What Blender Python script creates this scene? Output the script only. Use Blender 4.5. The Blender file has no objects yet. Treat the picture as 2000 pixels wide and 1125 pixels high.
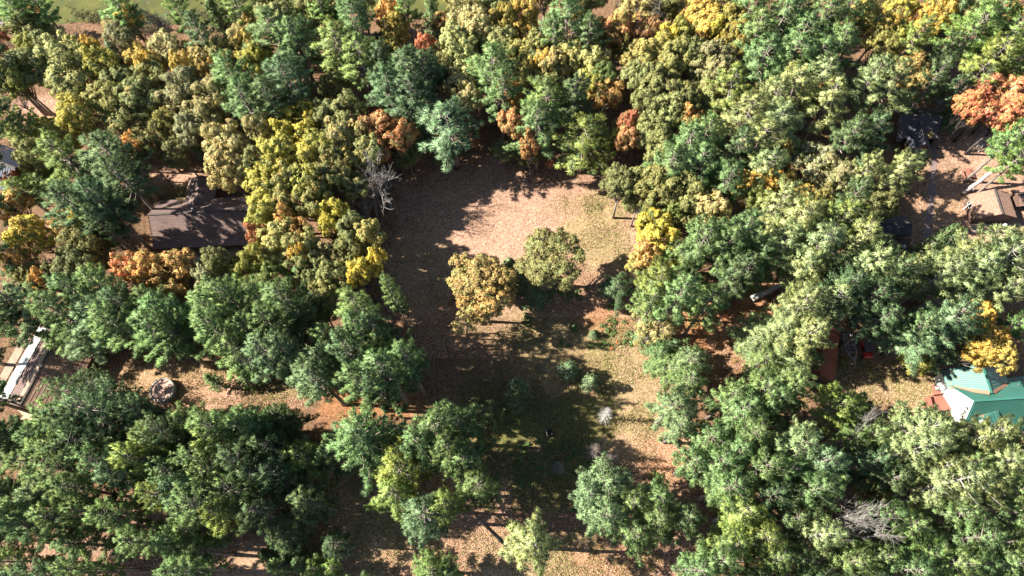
import bpy, math, random
import numpy as np
from mathutils import Matrix, Vector

# ---------------------------------------------------------------- camera, sky, sun, exposure
C = bpy.context.scene.collection
SC = bpy.context.scene
CAM_H = 105.0
PITCH = math.radians(22.4)      # away from straight down, towards +y
ROLL = math.radians(-2.5)
F = 1333.0 / 2000.0             # focal length over image width
cam_d = bpy.data.cameras.new('camera')
cam = bpy.data.objects.new('camera', cam_d)
C.objects.link(cam)
CR = Matrix.Rotation(PITCH, 3, 'X') @ Matrix.Rotation(ROLL, 3, 'Z')
cam.matrix_world = Matrix.Translation((0, 0, CAM_H)) @ CR.to_4x4()
cam_d.sensor_width = 36.0
cam_d.lens = 36.0 * F
cam_d.clip_start = 1.0
cam_d.clip_end = 3000.0
SC.camera = cam

SUN_EL = math.radians(38)
SUN_AZ = Vector((-1.0, 0.10, 0)).normalized()      # horizontal direction towards the sun
w = bpy.data.worlds.new('World')
SC.world = w
w.use_nodes = True
wn = w.node_tree
sky = wn.nodes.new('ShaderNodeTexSky')
sky.sky_type = 'NISHITA'
sky.sun_disc = False
sky.sun_elevation = SUN_EL
sky.sun_rotation = math.atan2(SUN_AZ.x, SUN_AZ.y)
sky.air_density = 1.0
sky.dust_density = 0.6
wn.links.new(sky.outputs[0], wn.nodes['Background'].inputs[0])
wn.nodes['Background'].inputs[1].default_value = 0.05
sun_d = bpy.data.lights.new('sun', 'SUN')
sun_d.energy = 5.0
sun_d.angle = math.radians(0.5)
sun_d.color = (1.0, 0.93, 0.82)
sun = bpy.data.objects.new('sun', sun_d)
sd = Vector((SUN_AZ.x * math.cos(SUN_EL), SUN_AZ.y * math.cos(SUN_EL), math.sin(SUN_EL)))
sun.rotation_euler = sd.to_track_quat('Z', 'Y').to_euler()
sun.location = (-60, 10, 60)
C.objects.link(sun)
SC.view_settings.view_transform = 'Standard'
SC.view_settings.look = 'None'
SC.view_settings.gamma = 1.0
SC.view_settings.use_curve_mapping = False
SC.view_settings.exposure = 1.95
SC.render.engine = 'CYCLES'
SC.cycles.max_bounces = 6
SC.cycles.diffuse_bounces = 2
SC.cycles.glossy_bounces = 2
SC.cycles.transmission_bounces = 3
SC.cycles.transparent_max_bounces = 4

RNG = np.random.default_rng(7)
random.seed(7)


def P(px, py, z=0.0):
    """world point at height z seen at photo pixel (2000 x 1125)"""
    d = CR @ Vector(((px - 1000) / 1333.0, -(py - 562.5) / 1333.0, -1.0))
    t = (z - CAM_H) / d.z
    return Vector((d.x * t, d.y * t, z))


def depth(p):
    return -(CR.transposed() @ (Vector(p) - Vector((0, 0, CAM_H)))).z


def topix(p):
    q = CR.transposed() @ (Vector(p) - Vector((0, 0, CAM_H)))
    return 1000 + 1333 * q.x / -q.z, 562.5 - 1333 * q.y / -q.z


# ---------------------------------------------------------------- materials
def new_mat(name):
    m = bpy.data.materials.new(name)
    m.use_nodes = True
    nt = m.node_tree
    nt.nodes.clear()
    out = nt.nodes.new('ShaderNodeOutputMaterial')
    return m, nt, out


def N(nt, t, **kw):
    n = nt.nodes.new(t)
    for k, v in kw.items():
        setattr(n, k, v)
    return n


def ramp(nt, fac, stops):
    r = N(nt, 'ShaderNodeValToRGB')
    el = r.color_ramp.elements
    while len(el) < len(stops):
        el.new(0.5)
    for e, (p, c) in zip(el, stops):
        e.position = p
        e.color = (c, c, c, 1) if isinstance(c, (int, float)) else (*c, 1)
    nt.links.new(fac, r.inputs[0])
    return r.outputs[0]


def noise(nt, vec, scale, detail=3, rough=0.55):
    n = N(nt, 'ShaderNodeTexNoise')
    n.inputs['Scale'].default_value = scale
    n.inputs['Detail'].default_value = detail
    n.inputs['Roughness'].default_value = rough
    if vec is not None:
        nt.links.new(vec, n.inputs['Vector'])
    return n.outputs['Fac']


def mixc(nt, fac, a, b, mode='MIX'):
    m = N(nt, 'ShaderNodeMix', data_type='RGBA', blend_type=mode)
    for sock, v in ((m.inputs[0], fac), (m.inputs[6], a), (m.inputs[7], b)):
        if isinstance(v, (int, float)):
            sock.default_value = v
        elif isinstance(v, tuple):
            sock.default_value = (*v, 1)
        else:
            nt.links.new(v, sock)
    return m.outputs[2]


def math_n(nt, op, a, b=0.0):
    m = N(nt, 'ShaderNodeMath', operation=op)
    for sock, v in ((m.inputs[0], a), (m.inputs[1], b)):
        if isinstance(v, (int, float)):
            sock.default_value = v
        else:
            nt.links.new(v, sock)
    return m.outputs[0]


def pbr(name, col, rough=0.8, var=0.25, scale=1.5, bump=0.0, bscale=20, col2=None, metallic=0.0, coord='Object', spec=0.3):
    m, nt, out = new_mat(name)
    b = N(nt, 'ShaderNodeBsdfPrincipled')
    tc = N(nt, 'ShaderNodeTexCoord')
    v = tc.outputs[coord]
    n1 = noise(nt, v, scale, 5, 0.65)
    f = ramp(nt, n1, [(0.3, 0.0), (0.7, 1.0)])
    c2 = col2 if col2 else tuple(c * (1 - var) for c in col)
    c = mixc(nt, f, col, c2)
    n2 = noise(nt, v, scale * 9, 2)
    g = ramp(nt, n2, [(0.3, 1 - var * 0.6), (0.7, 1.0)])
    c = mixc(nt, 1.0, c, g, 'MULTIPLY')
    nt.links.new(c, b.inputs['Base Color'])
    b.inputs['Roughness'].default_value = rough
    b.inputs['Metallic'].default_value = metallic
    b.inputs['Specular IOR Level'].default_value = spec
    if bump:
        bn = N(nt, 'ShaderNodeBump')
        bn.inputs['Strength'].default_value = bump
        bn.inputs['Distance'].default_value = 0.05
        nt.links.new(noise(nt, v, bscale, 3), bn.inputs['Height'])
        nt.links.new(bn.outputs[0], b.inputs['Normal'])
    nt.links.new(b.outputs[0], out.inputs[0])
    return m


def leaf_mat(name, alt, second, trans=0.28, rough=0.55, gloss=0.12):
    """foliage: the object's own colour, mottled leaf by leaf and clump by clump; the object colour's
    alpha says how much of the crown has turned towards the colour alt"""
    m, nt, out = new_mat(name)
    oi = N(nt, 'ShaderNodeObjectInfo')
    geo = N(nt, 'ShaderNodeNewGeometry')
    tc = N(nt, 'ShaderNodeTexCoord')
    off = N(nt, 'ShaderNodeVectorMath', operation='ADD')
    nt.links.new(tc.outputs['Object'], off.inputs[0])
    nt.links.new(oi.outputs['Random'], off.inputs[1])
    sc = N(nt, 'ShaderNodeVectorMath', operation='SCALE')
    nt.links.new(off.outputs[0], sc.inputs[0])
    sc.inputs['Scale'].default_value = 1.0
    n1 = noise(nt, sc.outputs[0], 0.55, 3, 0.6)
    # alt blend
    lo = math_n(nt, 'SUBTRACT', 0.84, oi.outputs['Alpha'])
    d = math_n(nt, 'SUBTRACT', n1, lo)
    d = math_n(nt, 'MULTIPLY', d, 5.0)
    cl = N(nt, 'ShaderNodeClamp')
    nt.links.new(d, cl.inputs[0])
    col = mixc(nt, cl.outputs[0], oi.outputs['Color'], alt)
    # patches still green (or already thin) inside a turned crown
    vm = N(nt, 'ShaderNodeVectorMath', operation='ADD')
    nt.links.new(sc.outputs[0], vm.inputs[0])
    vm.inputs[1].default_value = (13.0, 5.0, 3.0)
    n3 = noise(nt, vm.outputs[0], 0.7, 3, 0.65)
    col = mixc(nt, ramp(nt, n3, [(0.50, 0.0), (0.60, 0.75)]), col, second)
    n2 = noise(nt, tc.outputs['Object'], 1.3, 2)
    col = mixc(nt, 1.0, col, ramp(nt, n2, [(0.3, 0.72), (0.7, 1.25)]), 'MULTIPLY')
    rnd = geo.outputs['Random Per Island']
    col = mixc(nt, 1.0, col, ramp(nt, rnd, [(0.0, 0.42), (0.5, 0.92), (1.0, 1.65)]), 'MULTIPLY')
    hsv = N(nt, 'ShaderNodeHueSaturation')
    nt.links.new(col, hsv.inputs['Color'])
    hue = N(nt, 'ShaderNodeMapRange')
    hue.inputs['To Min'].default_value = 0.475
    hue.inputs['To Max'].default_value = 0.525
    nt.links.new(rnd, hue.inputs[0])
    nt.links.new(hue.outputs[0], hsv.inputs['Hue'])
    col = hsv.outputs[0]
    b = N(nt, 'ShaderNodeBsdfPrincipled')
    b.inputs['Roughness'].default_value = rough
    b.inputs['Specular IOR Level'].default_value = gloss
    nt.links.new(col, b.inputs['Base Color'])
    t = N(nt, 'ShaderNodeBsdfTranslucent')
    nt.links.new(col, t.inputs['Color'])
    mx = N(nt, 'ShaderNodeMixShader')
    mx.inputs[0].default_value = trans
    nt.links.new(b.outputs[0], mx.inputs[1])
    nt.links.new(t.outputs[0], mx.inputs[2])
    nt.links.new(mx.outputs[0], out.inputs[0])
    return m


M = {}
M['needles'] = leaf_mat('pine needles', (0.17, 0.20, 0.085), (0.17, 0.24, 0.12), 0.25, 0.55, 0.25)
M['leaves'] = leaf_mat('autumn leaves', (0.44, 0.29, 0.09), (0.25, 0.27, 0.10), 0.3, 0.6, 0.2)
M['bark'] = pbr('grey brown bark', (0.30, 0.25, 0.22), 0.95, 0.5, 1.2, 0.8, 9)
M['pale_bark'] = pbr('pale bark', (0.38, 0.35, 0.32), 0.9, 0.45, 1.0, 0.6, 9)
M['dark_bark'] = pbr('dark bark', (0.12, 0.10, 0.09), 0.95, 0.5, 1.2, 0.8, 9)
M['twig'] = pbr('bare twigs', (0.27, 0.24, 0.235), 0.9, 0.35, 0.8)
M['white_wood'] = pbr('weathered white wood', (0.50, 0.48, 0.45), 0.8, 0.3, 0.8)


# ---------------------------------------------------------------- mesh helpers
def mesh_np(name, verts, faces_flat, counts, mat=None, smooth=False, normals=None):
    me = bpy.data.meshes.new(name)
    verts = np.asarray(verts, dtype=np.float32)
    ff = np.asarray(faces_flat, dtype=np.int32).ravel()
    counts = np.asarray(counts, dtype=np.int32)
    me.vertices.add(len(verts))
    me.vertices.foreach_set('co', verts.ravel())
    me.loops.add(len(ff))
    me.loops.foreach_set('vertex_index', ff)
    me.polygons.add(len(counts))
    starts = np.concatenate([[0], np.cumsum(counts)[:-1]]).astype(np.int32)
    me.polygons.foreach_set('loop_start', starts)
    me.polygons.foreach_set('loop_total', counts)
    if smooth:
        me.polygons.foreach_set('use_smooth', np.ones(len(counts), dtype=bool))
    me.update(calc_edges=True)
    if normals is not None:
        me.polygons.foreach_set('use_smooth', np.ones(len(counts), dtype=bool))
        me.normals_split_custom_set_from_vertices(np.asarray(normals, dtype=np.float32).tolist())
    if mat:
        me.materials.append(mat)
    return me


def unit(v):
    return v / np.maximum(np.linalg.norm(v, axis=-1, keepdims=True), 1e-9)


def leaf_quads(cen, nrm, size, rng, aspect=1.0, sn=None):
    """one small four-cornered leaf at each centre, facing nrm"""
    n = len(cen)
    nrm = unit(nrm)
    a = unit(np.cross(nrm, unit(rng.normal(size=(n, 3)))))
    b = np.cross(nrm, a)
    s = (size * rng.uniform(0.7, 1.3, n))[:, None]
    a = a * s * 0.5
    b = b * s * 0.5 * aspect
    v = np.stack([cen - a, cen - b * 0.9, cen + a * 1.0, cen + b * 0.9], axis=1)
    f = np.arange(n * 4).reshape(n, 4)
    if sn is not None:
        g = np.cross(v[:, 1] - v[:, 0], v[:, 2] - v[:, 0])
        fl = (g * sn).sum(1) < 0
        f[fl] = f[fl][:, ::-1]
    return v.reshape(-1, 3), f


def blades(base, d, length, width, rng, sn=None):
    n = len(base)
    d = unit(d)
    a = unit(np.cross(d, unit(rng.normal(size=(n, 3)))))
    L = (length * rng.uniform(0.7, 1.25, n))[:, None]
    W = width * 0.5
    v = np.stack([base - a * W, base + a * W, base + d * L], axis=1)
    f = np.arange(n * 3).reshape(n, 3)
    if sn is not None:
        g = np.cross(v[:, 1] - v[:, 0], v[:, 2] - v[:, 0])
        fl = (g * sn).sum(1) < 0
        f[fl] = f[fl][:, ::-1]
    return v.reshape(-1, 3), f


class Tubes:
    def __init__(self, sides=5):
        self.v, self.f, self.n, self.s = [], [], 0, sides

    def add(self, pts, radii, cap=True, sides=None):
        s = sides or self.s
        pts = [np.asarray(p, float) for p in pts]
        k = len(pts)
        rings = []
        for i in range(k):
            t = pts[min(i + 1, k - 1)] - pts[max(i - 1, 0)]
            t = t / max(np.linalg.norm(t), 1e-9)
            up = np.array([0, 0, 1.0]) if abs(t[2]) < 0.9 else np.array([1.0, 0, 0])
            a = np.cross(t, up)
            a /= np.linalg.norm(a)
            b = np.cross(t, a)
            an = np.arange(s) * 2 * math.pi / s
            rings.append(pts[i] + radii[i] * (np.cos(an)[:, None] * a + np.sin(an)[:, None] * b))
        o = self.n
        self.v += rings
        for i in range(k - 1):
            for j in range(s):
                j2 = (j + 1) % s
                self.f.append((o + i * s + j, o + i * s + j2, o + (i + 1) * s + j2, o + (i + 1) * s + j))
        if cap:
            self.f.append(tuple(o + (k - 1) * s + j for j in range(s)))
            self.f.append(tuple(o + s - 1 - j for j in range(s)))
        self.n += k * s

    def mesh(self, name, mat, smooth=True):
        v = np.concatenate(self.v)
        me = mesh_np(name, v, np.concatenate([np.array(f) for f in self.f]), [len(f) for f in self.f], mat, smooth)
        return me


def link(name, data, parent=None, loc=None):
    o = bpy.data.objects.new(name, data)
    C.objects.link(o)
    if parent is not None:
        o.parent = parent
    if loc is not None:
        o.location = loc
    return o


def tag(o, label=None, cat=None, group=None, kind=None):
    if label: o['label'] = label
    if cat: o['category'] = cat
    if group: o['group'] = group
    if kind: o['kind'] = kind
    return o


def empty(name, loc, rz=0.0):
    o = bpy.data.objects.new(name, None)
    C.objects.link(o)
    o.location = loc
    o.rotation_euler = (0, 0, rz)
    o.empty_display_size = 0.3
    return o


class MB:
    """collects plain solids in world or local coordinates; build() links them as one mesh object"""
    def __init__(self):
        self.v, self.f = [], []

    def poly(self, pts, faces):
        o = len(self.v)
        self.v += [tuple(p) for p in pts]
        self.f += [tuple(o + i for i in f) for f in faces]
        return self

    def box(self, cx, cy, cz, sx, sy, sz, rz=0.0):
        c, s = math.cos(rz), math.sin(rz)
        pts = []
        for dz in (-.5, .5):
            for dx, dy in ((-.5, -.5), (.5, -.5), (.5, .5), (-.5, .5)):
                x, y = dx * sx, dy * sy
                pts.append((cx + c * x - s * y, cy + s * x + c * y, cz + dz * sz))
        return self.poly(pts, [(3, 2, 1, 0), (4, 5, 6, 7), (0, 1, 5, 4), (1, 2, 6, 5), (2, 3, 7, 6), (3, 0, 4, 7)])

    def bar(self, a, b, w, h):
        a, b = Vector(a), Vector(b)
        t = (b - a).normalized()
        up = Vector((0, 0, 1)) if abs(t.z) < 0.95 else Vector((1, 0, 0))
        s = t.cross(up).normalized()
        u = s.cross(t)
        pts = [p + s * (i * w / 2) + u * (j * h / 2) for p in (a, b) for i, j in ((-1, -1), (1, -1), (1, 1), (-1, 1))]
        return self.poly(pts, [(3, 2, 1, 0), (4, 5, 6, 7), (0, 1, 5, 4), (1, 2, 6, 5), (2, 3, 7, 6), (3, 0, 4, 7)])

    def slab(self, top, thick):
        """a slab under a (roughly flat) polygon"""
        n = len(top)
        top = [Vector(p) for p in top]
        nr = (top[1] - top[0]).cross(top[2] - top[0]).normalized()
        if nr.z < 0:
            top = top[::-1]
            nr = -nr
        bot = [p - Vector((0, 0, 1)) * thick for p in top]
        fs = [tuple(range(n)), tuple(range(2 * n - 1, n - 1, -1))]
        for i in range(n):
            j = (i + 1) % n
            fs.append((i, n + i, n + j, j))
        return self.poly(top + bot, fs)

    def cyl(self, x, y, z0, z1, r, n=24, r2=None):
        r2 = r if r2 is None else r2
        pts = [(x + r * math.cos(i * 2 * math.pi / n), y + r * math.sin(i * 2 * math.pi / n), z0) for i in range(n)]
        pts += [(x + r2 * math.cos(i * 2 * math.pi / n), y + r2 * math.sin(i * 2 * math.pi / n), z1) for i in range(n)]
        fs = [tuple(range(n - 1, -1, -1)), tuple(range(n, 2 * n))]
        fs += [(i, (i + 1) % n, n + (i + 1) % n, n + i) for i in range(n)]
        return self.poly(pts, fs)

    def build(self, name, mat, parent=None, origin=None):
        me = bpy.data.meshes.new(name)
        v = self.v
        if origin is not None:
            o = Vector(origin)
            v = [tuple(Vector(p) - o) for p in v]
        me.from_pydata(v, [], self.f)
        me.update()
        if mat:
            me.materials.append(mat)
        return link(name, me, parent)

# ---------------------------------------------------------------- ground, lake
def bary(px, py, z=0):
    p = P(px, py, z)
    return p.x, p.y


shore_px = [(-400, 75), (-100, 62), (0, 52), (120, 44), (210, 36), (330, 40), (450, 44), (560, 30), (700, 24), (870, 20), (960, -10), (1200, -70), (1700, -160), (2600, -300)]
shore_w = sorted([bary(x, y) for x, y in shore_px])
SHX = np.array([p[0] for p in shore_w])
SHY = np.array([p[1] for p in shore_w])


def shore_y(x):
    return np.interp(x, SHX, SHY)


def hnoise(x, y, s, seed):
    r = np.random.default_rng(seed)
    out = np.zeros_like(x)
    for _ in range(7):
        a = r.uniform(0, 2 * math.pi)
        k = s * r.uniform(0.5, 1.8)
        out += np.sin((x * math.cos(a) + y * math.sin(a)) * k + r.uniform(0, 6.28))
    return out / 7 * 1.7


def ground_z(x, y):
    x = np.asarray(x, float)
    y = np.asarray(y, float)
    z = 0.05 * hnoise(x, y, 0.35, 3) - 0.05
    d = shore_y(x) + 0.5 * hnoise(x, x * 0, 0.5, 9) - y          # metres of land before the water
    t = np.clip((4.0 - d) / 8.0, 0, 1)
    return z - 2.4 * t * t


# cover patches: photo x, y, radius x, radius y -> colour, weight (ground cover as it lies, not light)
GK = 0.72
LIT, NEE, DRY, GRN, DIRT, GRV, PNK = (0.43, 0.27, 0.19), (0.42, 0.20, 0.095), (0.40, 0.31, 0.15), (0.17, 0.19, 0.05), (0.17, 0.10, 0.06), (0.34, 0.31, 0.31), (0.57, 0.345, 0.245)
cover = [
    (1000, 480, 170, 100, PNK, 1.0), (860, 460, 110, 110, PNK, 0.6), (930, 380, 160, 60, LIT, 1.0), (1080, 400, 120, 50, PNK, 0.7), (1190, 450, 95, 75, DRY, 0.95), (1240, 440, 25, 60, PNK, 0.6),
    (1130, 400, 60, 25, GRN, 0.35), (1170, 480, 60, 30, GRN, 0.25),
    (820, 520, 80, 90, DRY, 0.55), (1000, 650, 180, 45, DRY, 0.6), (1230, 690, 60, 70, GRN, 0.55), (1230, 760, 60, 90, DRY, 0.8), (1250, 850, 80, 60, DRY, 0.8),
    (1300, 890, 60, 50, NEE, 0.8), (1180, 620, 60, 30, NEE, 0.7), (1100, 690, 120, 60, DRY, 0.4), (1000, 760, 200, 90, DRY, 0.35), (900, 700, 120, 90, DIRT, 0.5),
    (1080, 830, 150, 50, GRN, 0.6), (1100, 800, 60, 25, GRN, 0.5), (980, 850, 80, 60, GRN, 0.45), (1080, 930, 120, 60, GRN, 0.5),
    (1000, 1090, 100, 60, DRY, 0.8), (1120, 1090, 60, 50, GRN, 0.7), (1200, 1090, 80, 40, NEE, 0.7), (760, 1050, 120, 60, DRY, 0.7), (700, 1000, 90, 60, GRN, 0.3), (700, 980, 80, 50, DRY, 0.4),
    (330, 740, 130, 45, (0.50, 0.34, 0.18), 1.0), (400, 770, 90, 35, (0.52, 0.31, 0.20), 0.8), (455, 768, 22, 22, PNK, 1.0), (540, 760, 70, 35, GRN, 0.7),
    (320, 345, 90, 22, PNK, 0.9), (330, 375, 60, 20, GRN, 0.5), (400, 500, 120, 20, GRN, 0.7), (240, 440, 50, 90, DIRT, 0.8),
    (90, 210, 80, 25, PNK, 0.9), (470, 1100, 80, 40, (0.50, 0.33, 0.2), 1.0), (280, 1085, 110, 30, DIRT, 0.6), (150, 1065, 140, 20, LIT, 0.6),
    (1870, 330, 70, 90, LIT, 0.8), (1850, 420, 70, 70, (0.38, 0.24, 0.15), 0.9), (1790, 310, 40, 40, DRY, 0.5), (1950, 330, 60, 60, PNK, 0.7), (1960, 460, 60, 30, PNK, 0.8),
    (1720, 730, 110, 40, GRN, 0.6), (1790, 760, 60, 30, DRY, 0.8), (1740, 690, 60, 20, LIT, 0.8), (1700, 790, 90, 40, DRY, 0.3),
    (1460, 590, 110, 45, NEE, 1.0), (1350, 660, 90, 70, NEE, 1.0), (1950, 990, 80, 30, NEE, 0.8), (720, 790, 90, 50, NEE, 0.9), (860, 930, 60, 60, NEE, 0.9), (5, 405, 18, 22, GRV, 1.0),
    (10, 360, 40, 14, DRY, 1.0), (1990, 650, 60, 40, NEE, 0.8), (430, 930, 60, 60, NEE, 0.6), (280, 990, 60, 30, PNK, 0.6), (190, 905, 40, 15, PNK, 0.7), (125, 990, 30, 15, PNK, 0.7), (70, 1070, 60, 16, PNK, 0.6),
]


def axis(lo, hi, step, far):
    fine = np.arange(lo, hi + 0.01, step)
    g = []
    x = step
    p = 0
    while p < far:
        x *= 1.35
        p += x
        g.append(p)
    g = np.array(g)
    return np.concatenate([(lo - g)[::-1], fine, hi + g])


gx = axis(-105, 112, 0.9, 500)
gy = axis(-14, 122, 0.9, 500)
GX, GY = np.meshgrid(gx, gy, indexing='xy')
GZ = ground_z(GX, GY)
nv = np.stack([GX, GY, GZ], -1).reshape(-1, 3)
nxn, nyn = len(gx), len(gy)
idx = np.arange(nxn * nyn).reshape(nyn, nxn)
fq = np.stack([idx[:-1, :-1], idx[:-1, 1:], idx[1:, 1:], idx[1:, :-1]], -1).reshape(-1, 4)
gm = mesh_np('ground', nv, fq, np.full(len(fq), 4), None, True)
col = np.tile(np.array((0.26, 0.15, 0.09)), (len(nv), 1))
wsum = np.zeros(len(nv))
bump1 = hnoise(nv[:, 0], nv[:, 1], 0.5, 21)
bump2 = hnoise(nv[:, 0], nv[:, 1], 1.4, 22)
for (cx, cy, rx, ry, cc, wt) in cover:
    c0 = P(cx, cy)
    ex = (P(cx + rx, cy) - c0).length
    ey = (P(cx, cy - ry) - c0).length
    dd = np.sqrt(((nv[:, 0] - c0.x) / ex) ** 2 + ((nv[:, 1] - c0.y) / ey) ** 2) + 0.30 * bump1 + 0.22 * bump2
    k = np.clip((1.25 - dd) / 0.6, 0, 1)
    k = (k * k * (3 - 2 * k) * wt)[:, None]
    col = col * (1 - k) + np.array(cc) * k
at = gm.color_attributes.new('cover', 'FLOAT_COLOR', 'POINT')
at.data.foreach_set('color', np.concatenate([col * GK, np.ones((len(col), 1))], 1).astype(np.float32).ravel())


def ground_mat():
    m, nt, out = new_mat('forest floor')
    b = N(nt, 'ShaderNodeBsdfPrincipled')
    b.inputs['Roughness'].default_value = 0.95
    b.inputs['Specular IOR Level'].default_value = 0.1
    at = N(nt, 'ShaderNodeAttribute', attribute_name='cover')
    tc = N(nt, 'ShaderNodeTexCoord')
    v = tc.outputs['Object']
    c = at.outputs['Color']
    # fallen leaves, cell by cell
    vo = N(nt, 'ShaderNodeTexVoronoi')
    vo.inputs['Scale'].default_value = 5.5
    nt.links.new(v, vo.inputs['Vector'])
    sep = N(nt, 'ShaderNodeSeparateColor')
    nt.links.new(vo.outputs['Color'], sep.inputs[0])
    c = mixc(nt, 1.0, c, ramp(nt, sep.outputs[0], [(0.0, 0.55), (0.5, 0.95), (1.0, 1.35)]), 'MULTIPLY')
    n0 = noise(nt, v, 0.35, 4, 0.6)
    c = mixc(nt, ramp(nt, n0, [(0.45, 0.0), (0.7, 0.4)]), c, (0.11, 0.09, 0.045))
    n1 = noise(nt, v, 1.6, 5, 0.7)
    c = mixc(nt, 1.0, c, ramp(nt, n1, [(0.3, 0.62), (0.7, 1.2)]), 'MULTIPLY')
    n2 = noise(nt, v, 9, 3, 0.7)
    c = mixc(nt, 1.0, c, ramp(nt, n2, [(0.3, 0.75), (0.7, 1.15)]), 'MULTIPLY')
    nt.links.new(c, b.inputs['Base Color'])
    bp = N(nt, 'ShaderNodeBump')
    bp.inputs['Strength'].default_value = 0.9
    bp.inputs['Distance'].default_value = 0.12
    nt.links.new(noise(nt, v, 5.0, 5, 0.75), bp.inputs['Height'])
    nt.links.new(bp.outputs[0], b.inputs['Normal'])
    nt.links.new(b.outputs[0], out.inputs[0])
    return m


gm.materials.append(ground_mat())
tag(link('ground', gm), kind='structure')

wx = np.linspace(-420, 420, 60)
wv, wf = [], []
for x in wx:
    sy = float(shore_y(x))
    wv += [(x, sy - 8, -0.62), (x, 620, -0.62)]
for i in range(len(wx) - 1):
    wf.append((2 * i, 2 * i + 2, 2 * i + 3, 2 * i + 1))
wm, wnt, wout = new_mat('green lake water')
wb = N(wnt, 'ShaderNodeBsdfPrincipled')
wtc = N(wnt, 'ShaderNodeTexCoord')
wcol = mixc(wnt, ramp(wnt, noise(wnt, wtc.outputs['Object'], 0.25, 6, 0.7), [(0.35, 0.0), (0.6, 1.0)]), (0.115, 0.112, 0.03), (0.065, 0.072, 0.024))
wnt.links.new(wcol, wb.inputs['Base Color'])
wb.inputs['Roughness'].default_value = 0.22
wb.inputs['IOR'].default_value = 1.33
wbp = N(wnt, 'ShaderNodeBump')
wbp.inputs['Strength'].default_value = 0.45
wbp.inputs['Distance'].default_value = 0.05
wnt.links.new(noise(wnt, wtc.outputs['Object'], 2.2, 4), wbp.inputs['Height'])
wnt.links.new(wbp.outputs[0], wb.inputs['Normal'])
wnt.links.new(wb.outputs[0], wout.inputs[0])
wme = mesh_np('lake_water', wv, wf, [4] * len(wf), wm)
tag(link('lake_water', wme), kind='structure')

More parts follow.
